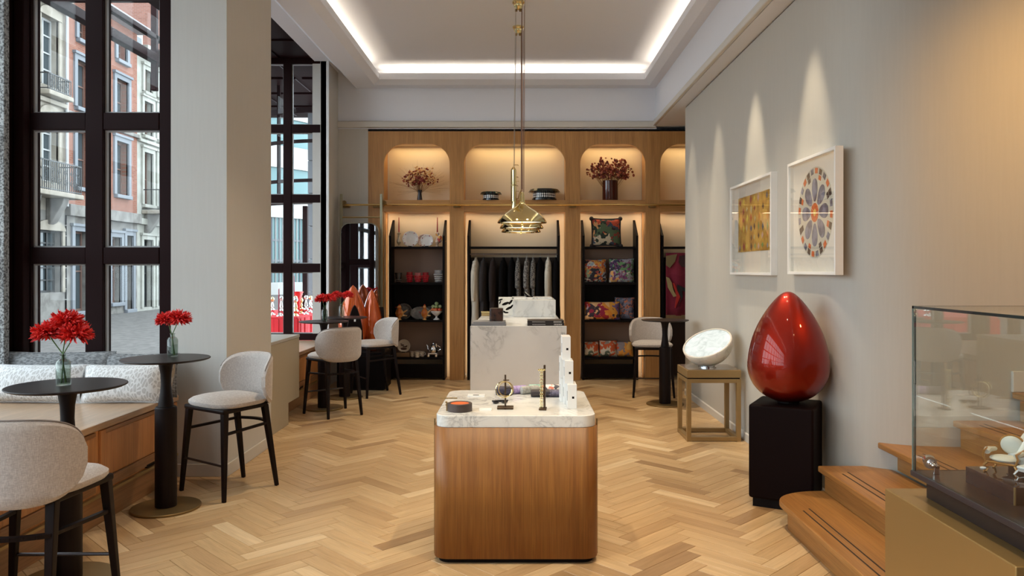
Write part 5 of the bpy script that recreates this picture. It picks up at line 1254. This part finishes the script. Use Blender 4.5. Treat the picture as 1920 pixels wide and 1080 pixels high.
def facade(root, y0, y1, z0, z1, holes, mat, name='wall', thick=.35, X=FX):
    ys = sorted(set([y0, y1]+[h_[0] for h_ in holes]+[h_[1] for h_ in holes])); zs = sorted(set([z0, z1]+[h_[2] for h_ in holes]+[h_[3] for h_ in holes]))
    m = M()
    for a, b_ in zip(ys[:-1], ys[1:]):
        for c, d in zip(zs[:-1], zs[1:]):
            ym, zm = (a+b_)/2, (c+d)/2
            if ym < y0 or ym > y1 or zm < z0 or zm > z1: continue
            if any(h_[0] < ym < h_[1] and h_[2] < zm < h_[3] for h_ in holes): continue
            b = len(m.v); m.v += [(X, a, c), (X, b_, c), (X, b_, d), (X, a, d)]; m.f.append((b, b+1, b+2, b+3))
    for (a, b_, c, d) in holes:
        for q in (((X, a, c), (X-thick, a, c), (X-thick, a, d), (X, a, d)), ((X, b_, c), (X, b_, d), (X-thick, b_, d), (X-thick, b_, c)), ((X, a, d), (X-thick, a, d), (X-thick, b_, d), (X, b_, d)), ((X, a, c), (X, b_, c), (X-thick, b_, c), (X-thick, a, c))):
            b = len(m.v); m.v += list(q); m.f.append((b, b+1, b+2, b+3))
    m.box(X-8, X-thick-.1, y0, y1, z0, z1)
    return m.build(name, mat, root)
def win(root, h_, fm, nx=2, nz=3, X=FX, surround=None, sill=True, dep=.22, arch=False):
    a, b_, c, d = h_
    w = M(); f = .07
    w.box(X-dep-.05, X-dep, a, a+f, c, d).box(X-dep-.05, X-dep, b_-f, b_, c, d).box(X-dep-.05, X-dep, a+f, b_-f, c, c+f).box(X-dep-.05, X-dep, a+f, b_-f, d-f, d)
    for i in range(1, nx): y = a+(b_-a)*i/nx; w.box(X-dep-.04, X-dep+.01, y-.035, y+.035, c+f, d-f)
    for j in range(1, nz): z = c+(d-c)*j/nz; w.box(X-dep-.04, X-dep+.0, a+f, b_-f, z-.025, z+.025)
    o = w.build('window', fm, root)
    M().box(X-dep-.09, X-dep-.045, a, b_, c, d).build('pane', darkwin, o)
    if sill: M().box(X-.05, X+.16, a-.12, b_+.12, c-.14, c).build('window_sill', surround or stone, root, bev=.02)
    if surround:
        s_ = .17
        M().box(X-.05, X+.07, a-s_, a, c, d+s_).box(X-.05, X+.07, b_, b_+s_, c, d+s_).box(X-.05, X+.07, a, b_, d, d+s_).box(X-.05, X+.13, a-s_-.05, b_+s_+.05, d+s_, d+s_+.09).build('window_surround', surround, root)
    if arch:
        M().box(X-.05, X+.05, a-.14, a, c, d).box(X-.05, X+.05, b_, b_+.14, c, d).build('window_surround', stone, root)
        pts = [(a+(b_-a)/2+((b_-a)/2+.14)*math.cos(PI*i/12), d+.35*math.sin(PI*i/12)) for i in range(13)]
        M().prism(pts, X-.02, X+.08, 'x').build('arch_head', stone, root)
def balcony(root, a, b_, z, dep, hh, X=FX, scroll=True, mat_=None):
    M().box(X, X+dep+.08, a-.05, b_+.05, z-.16, z).build('balcony_slab', mat_ or stone, root, bev=.03)
    m = M(); x = X+dep
    m.box(x-.02, x+.02, a, b_, z+hh-.04, z+hh).box(x-.02, x+.02, a, b_, z+.03, z+.06)
    n = max(3, int((b_-a)/.11))
    for i in range(n+1): y = a+(b_-a)*i/n; m.box(x-.011, x+.011, y-.011, y+.011, z, z+hh)
    for y in (a, b_): m.box(X, x, y-.012, y+.012, z+hh-.04, z+hh).box(X, x, y-.012, y+.012, z+.03, z+.06)
    if scroll:
        n2 = max(2, int((b_-a)/.34))
        for i in range(n2):
            yc = a+(b_-a)*(i+.5)/n2
            for zz, rr in ((z+hh*.66, .11), (z+hh*.32, .13)):
                m.tube([(x, yc+rr*(1-q/26)*math.cos(q*.45), zz+rr*(1-q/26)*math.sin(q*.45)) for q in range(24)], .012, 4)
    m.build('railing', iron, root)
# building A: cream stone
A0, A1 = 14.0, 26.1
ba = thing('stone_house', 'cream stone town house with iron balconies across the street, leftmost', 'building')
hA = []
def cols_at(pxa, pxb): return fy(pxa), fy(pxb)
wa, wb_ = 24.75, 25.35   # visible window axis of the stone house (px 85..105)
for k in range(4):
    o = -2.9*k
    for (z0, z1) in ((4.55, 6.7), (7.7, 9.95), (10.9, 13.1)): hA.append((wa+o, wb_+.35+o, z0, z1))
    hA.append((wa-.2+o, wb_+.55+o, .9, 2.95))
facade(ba, A0, A1, 3.6, 15.5, [h_ for h_ in hA if h_[2] > 3.6], stone)
facade(ba, A0, A1, -.05, 3.6, [h_ for h_ in hA if h_[2] < 3.6], bstone, 'ground_floor_wall')
for h_ in hA:
    if h_[2] > 3.6: win(ba, h_, wfr, 2, 4, arch=True, sill=False)
    else:
        win(ba, h_, iron, 3, 5, arch=True, sill=False)
for z in [0.55+.36*i for i in range(9)]:
    m = M()
    m.box(FX-.01, FX+.045, A0, A1, z, z+.30)
for k in range(5):
    o = -2.9*k
    for i in range(9):
        M().box(FX-.01, FX+.06, max(A0, wb_+.75+o+.0), min(A1, wa-.4+o+2.9), .3+.36*i, .3+.36*i+.33).build('stone_course', bstone, ba, bev=.015)
for k in range(4):
    o = -2.9*k
    balcony(ba, wa-.15+o, wb_+.5+o, 7.45, .35, .55); balcony(ba, wa-.15+o, wb_+.5+o, 10.65, .35, .55)
balcony(ba, A0+.3, A1-.35, 4.15, .75, .95)
for y in [A1-.9-1.45*i for i in range(8)]:
    M().prism([(FX, 3.1), (FX+.2, 3.2), (FX+.55, 3.8), (FX+.6, 4.0), (FX, 4.0)], y-.16, y+.16, 'y').build('balcony_bracket', bstone, ba, bev=.03)
M().box(FX, FX+.18, A0, A1, 10.3, 10.5).box(FX, FX+.14, A0, A1, 7.1, 7.25).box(FX, FX+.5, A0, A1, 15.3, 15.7).build('cornice', stone, ba, bev=.03)
M().tube([(FX+.1, A1-.05, 15), (FX+.1, A1-.05, 3.8)], .055, 8).build('drain_pipe', wfr, ba, smooth=True)
# building B: red brick
B0, B1 = 26.1, 31.0
bb_ = thing('brick_house', 'red brick house with blue stone window surrounds, between two pale houses', 'building')
hB = []
for (a, b_) in ((26.75, 27.65), (29.35, 30.25)):
    hB += [(a, b_, 4.55, 6.6), (a, b_, 7.35, 9.0), (a+.1, b_-.1, 9.75, 10.5)]
hB += [(26.6, 27.5, .2, 3.0), (29.0, 29.7, .4, 2.9), (30.1, 30.6, .1, 3.0), (28.0, 28.6, .3, 2.9)]
facade(bb_, B0, B1, 3.55, 11.2, [h_ for h_ in hB if h_[2] > 3.5], brick); facade(bb_, B0, B1, -.05, 3.55, [h_ for h_ in hB if h_[2] < 3.5], bstone, 'ground_floor_wall')
for h_ in hB: win(bb_, h_, brfr, 2, 2, surround=bluest if h_[2] < 9.7 else bluest)
M().box(FX-.1, FX+.65, B0, B1+.1, 11.15, 11.3).prism([(FX+.65, 11.3), (FX-4, 13.2), (FX-4, 11.3)], B0, B1, 'y').build('eaves_and_roof', plain('grey_slate', (.20, .18, .18), .7), bb_)
M().box(FX-.02, FX+.2, B0, B1, 3.5, 3.9).box(FX-.02, FX+.12, B0, B1, 6.95, 7.1).build('string_course', bstone, bb_, bev=.02)
# building C: pale render
C0, C1 = 31.0, 37.5
bc = thing('pale_house', 'pale rendered house with a small balcony, rightmost through the left window', 'building')
hC = []
for a in (31.5, 32.75, 34.2, 35.8):
    hC += [(a, a+.75, 4.35, 6.5), (a, a+.75, 7.2, 8.6), (a+.05, a+.7, 9.0, 9.9), (a-.05, a+.75, .1, 2.9)]
facade(bc, C0, C1, -.05, 10.6, hC, stone2)
for h_ in hC: win(bc, h_, brfr if h_[2] > 1 else iron, 2, 2, surround=stone2, sill=h_[2] > 1)
M().box(FX-.1, FX+.45, C0, C1, 10.5, 10.75).box(FX-.02, FX+.15, C0, C1, 6.85, 6.98).box(FX-.02, FX+.15, C0, C1, 3.5, 3.75).build('cornice', stone2, bc, bev=.02)
balcony(bc, 31.4, 33.4, 4.1, .7, .85, scroll=False)
for y in (31.7, 33.1): M().prism([(FX, 3.1), (FX+.2, 3.2), (FX+.6, 3.75), (FX+.65, 3.95), (FX, 3.95)], y-.12, y+.12, 'y').build('balcony_bracket', bstone, bc, bev=.03)
sk = M().box(FX-3, FX-1.2, 32.5, 33.9, 10.7, 12.0); o = sk.build('dormer', plain('zinc_dormer', (.34, .36, .38), .5), bc); M().box(FX-1.21, FX-1.17, 32.65, 33.75, 10.9, 11.8).build('pane', darkwin, o)
gb_ = thing('brick_gable', 'tall windowless red brick gable rising behind the houses', 'building'); M().box(-24.5, FX-1.2, 37.7, 44, -.05, 24).build('wall', brick_f, gb_)
# steel bars of the glazed canopy outside
cn = thing('glazed_canopy', 'dark steel canopy bars outside, slanting across the top of the left window', 'canopy')
M().box(-5.28, -5.16, 6.4, 11.2, 4.60, 4.72).build('lower_bar', frame_m, cn, bev=.01); M().box(-5.26, -5.18, 6.4, 11.2, 4.93, 5.0).build('upper_bar', frame_m, cn, bev=.01)
M().box(-5.26, -5.18, 10.9, 10.98, 4.2, 5.9).build('bar_post', frame_m, cn, bev=.01)
for y in (6.45, 8.8, 11.15): M().box(-5.24, -4.2, y-.03, y+.03, 4.72, 4.78).build('tie_bar', frame_m, cn)
# ---- view through the far window
op = thing('outer_soffit', 'dark panelled soffit continuing outside the far window', 'soffit')
M().box(-5.4, -2.9, 11.05, 15.5, 4.72, 4.82).build('soffit_board', frame_m, op)
for k in range(4):
    for x0 in (-5.2, -4.35, -3.5): M().box(x0, x0+.75, 11.2+1.05*k, 12.1+1.05*k, 4.69, 4.73).build('soffit_panel', frame_m, op, bev=.012)
bow = thing('bow_frame', 'curved dark bow window rails outside the far window', 'window frame')
for (r, z, w_) in ((1.75, 4.2, .09), (1.75, 3.72, .05), (1.75, 3.08, .05), (1.75, 2.72, .08)):
    m = M(); n = 20
    for i in range(n):
        a0, a1 = PI*1.02+PI*.46*i/n, PI*1.02+PI*.46*(i+1)/n
        c = (-3.15, 14.2)
        q = [(c[0]+rr*math.cos(a), c[1]+rr*math.sin(a)*1.0) for a in (a0, a1) for rr in (r-.03, r+.03)]
        m.hexa([(q[0][0], q[0][1], z), (q[1][0], q[1][1], z), (q[3][0], q[3][1], z), (q[2][0], q[2][1], z), (q[0][0], q[0][1], z+w_), (q[1][0], q[1][1], z+w_), (q[3][0], q[3][1], z+w_), (q[2][0], q[2][1], z+w_)])
    m.build('curved_rail', frame_m, bow)
for a in (PI*1.10, PI*1.22, PI*1.34):
    x, y = -3.15+1.75*math.cos(a), 14.2+1.75*math.sin(a); M().box(x-.025, x+.025, y-.025, y+.025, 2.72, 4.7).build('upright', frame_m, bow)
px_ = lambda px, Y: (px-977)*Y/1440
tag(M().box(px_(567, 13.2), px_(576, 13.2), 13.2, 13.29, 0.0, 2.75).build('steel_post', frame_m, bev=.01), 'slim dark post standing outside the far window', 'post')
pr_ = thing('granite_pier', 'grey stone pier with a speckled granite strip outside the far window', 'pier')
for k in range(9): M().box(px_(577, 14.5), px_(591, 14.5)+.02, 14.5, 15.1, .62*k, .62*k+.61).build('stone_block', plain('pale_blue_stone', (.18, .19, .205), .8) if k == 0 else MAT['pale_blue_stone'], pr_, bev=.008)
M().box(px_(591, 14.5)+.02, px_(606, 14.5), 14.45, 15.1, 0, 5.5).build('granite_strip', sp, pr_, bev=.01)
M().box(px_(606, 14.5), px_(640, 14.5), 14.4, 15.1, 0, 5.5).build('dark_return', frame_m, pr_)
M().box(px_(574, 14.5), px_(591, 14.5)+.02, 14.42, 15.1, 0, .55).build('pier_base', MAT['pale_blue_stone'], pr_, bev=.01)
# white curved office building with ribbon windows
wo = thing('white_office_block', 'white curved office building with strips of teal windows outside the far window', 'building')
def arc_band(m, r0, z0, z1, n=36, c=(-26, 60), a0=-1.15, a1=.25, th=.3):
    for i in range(n):
        b0, b1 = a0+(a1-a0)*i/n, a0+(a1-a0)*(i+1)/n
        q = [(c[0]+rr*math.cos(a), c[1]+rr*math.sin(a)) for a in (b0, b1) for rr in (r0-th, r0)]
        m.hexa([(q[0][0], q[0][1], z0), (q[1][0], q[1][1], z0), (q[3][0], q[3][1], z0), (q[2][0], q[2][1], z0), (q[0][0], q[0][1], z1), (q[1][0], q[1][1], z1), (q[3][0], q[3][1], z1), (q[2][0], q[2][1], z1)])
    return m
wr = plain('white_cladding', (.36, .355, .34), .7); teal = plain('teal_glazing', (.09, .17, .175), .08)
for k in range(5):
    z = 5.2+3.4*k
    arc_band(M(), 12.5, z, z+1.5).build('cladding_band', wr, wo); arc_band(M(), 12.3, z+1.5, z+3.4).build('ribbon_glazing', teal, wo)
arc_band(M(), 12.3, .8, 5.2).build('shopfront_glazing', teal, wo); arc_band(M(), 12.5, -.05, .8).build('base_wall', wr, wo)
n = 60
for i in range(n+1):
    a = -1.15+1.4*i/n; x, y = -26+12.34*math.cos(a), 60+12.34*math.sin(a)
    M().box(x-.04, x+.04, y-.04, y+.04, .8, 5.2).build('glazing_mullion', MAT['white_window_frame'] if i % 2 else bluest, wo)
m = M(); arc_band(m, 12.36, 2.2, 2.35, th=.1); arc_band(m, 12.36, 3.6, 3.72, th=.1); m.build('glazing_rail', bluest, wo)
# red display table outside the far window
rt = thing('red_display_table', 'display table under a red cloth beyond the far window', 'table')
clo = plain('red_cloth', (.55, .012, .02), .8)
M().box(-4.7, -3.42, 11.75, 13.8, .55, .93).build('cloth', clo, rt, bev=.02)
m = M()
for i in range(24):
    u = i/24; y = 11.75+2.05*u; m.box(-3.43+.012*math.sin(i*1.7), -3.40+.012*math.sin(i*1.7), y, y+2.05/24, .02, .90)
for i in range(18): x = -4.7+1.28*i/18; yy = 11.74+.012*math.sin(i*1.9); m.box(x, x+1.28/18, yy-.02, yy+.01, .02, .90)
m.build('cloth_skirt', clo, rt)
tn_ = plain('gold_braid', (.45, .2, .04), .6); M().box(-3.397, -3.393, 11.75, 13.8, .44, .47).build('gold_band', tn_, rt)
sv = plain('silver_ware', (.8, .8, .8), .08, 1.0); gl = plain('gold_ware', (.85, .7, .4), .12, 1.0)
rr = random.Random(12)
def holder(x, y, k, label):
    t = thing('candle_holder', label, 'candle holder', (x, y, .93), 0, 'silver and gold candle holders on the red cloth')
    hh = .16+.10*rr.random()
    prof = [(0, 0), (.05, 0), (.045, .01), (.012, .03), (.03, .05), (.045, .075), (.03, .10), (.012, .115), (.03, .13), (.012, hh), (.03, hh+.01), (0, hh+.012)]
    M().lathe(prof, 16).build('holder_stem', sv if k % 3 else gl, t, smooth=True)
    M().ball((0, 0, hh+.045), .036, 14, 10).build('holder_ball', gl if k % 2 else sv, t, smooth=True)
spots = [(-3.52, 12.0), (-3.60, 12.25), (-3.50, 12.5), (-3.64, 12.72), (-3.5, 12.95), (-3.62, 13.2), (-3.5, 13.45), (-3.6, 13.65), (-3.78, 12.1), (-3.8, 12.5), (-3.82, 12.9), (-3.8, 13.3), (-3.95, 12.0), (-4.0, 12.35)]
words_ = ['first', 'second', 'third', 'fourth', 'fifth', 'sixth', 'seventh', 'eighth']
for k, (x, y) in enumerate(spots): holder(x, y, k, '%s ball topped holder, %s from the viewer in the %s row on the red cloth' % ('gold' if k % 2 else 'silver', words_[k if k < 8 else k-8], 'right' if k < 8 else 'left'))
def outcandle(px, Y, z, L, label):
    t = thing('dinner_candle', label, 'candle', (px_(px, Y), Y, z)); M().lathe([(0, 0), (.016, 0), (.016, .0), (.010, L), (0, L+.01)], 10).build('candle', plain('crimson_wax%d' % px, (.25, .01, .03), .5), t, smooth=True)
    M().lathe([(0, 0), (.045, 0), (.04, .012), (.02, .02), (.02, .05), (0, .05)], 14).build('candle_cup', sv, t, smooth=True)
outcandle(523, 11.95, .93, .42, 'crimson candle on the left of the red display table')
outcandle(588, 13.0, .93, .48, 'crimson candle on the right of the red display table')
outcandle(551, 12.3, .93, .62, 'tallest crimson candle beside the window mullion')
rv = thing('red_vase', 'red glass vase among the silver holders outside', 'vase', (px_(559, 12.7), 12.7, .93)); M().lathe([(0, 0), (.04, 0), (.03, .02), (.035, .1), (.055, .30), (.09, .36), (.08, .36), (.04, .2), (0, .03)], 20).build('vase_body', plain('scarlet_glass', (.6, .02, .02), .1), rv, smooth=True)
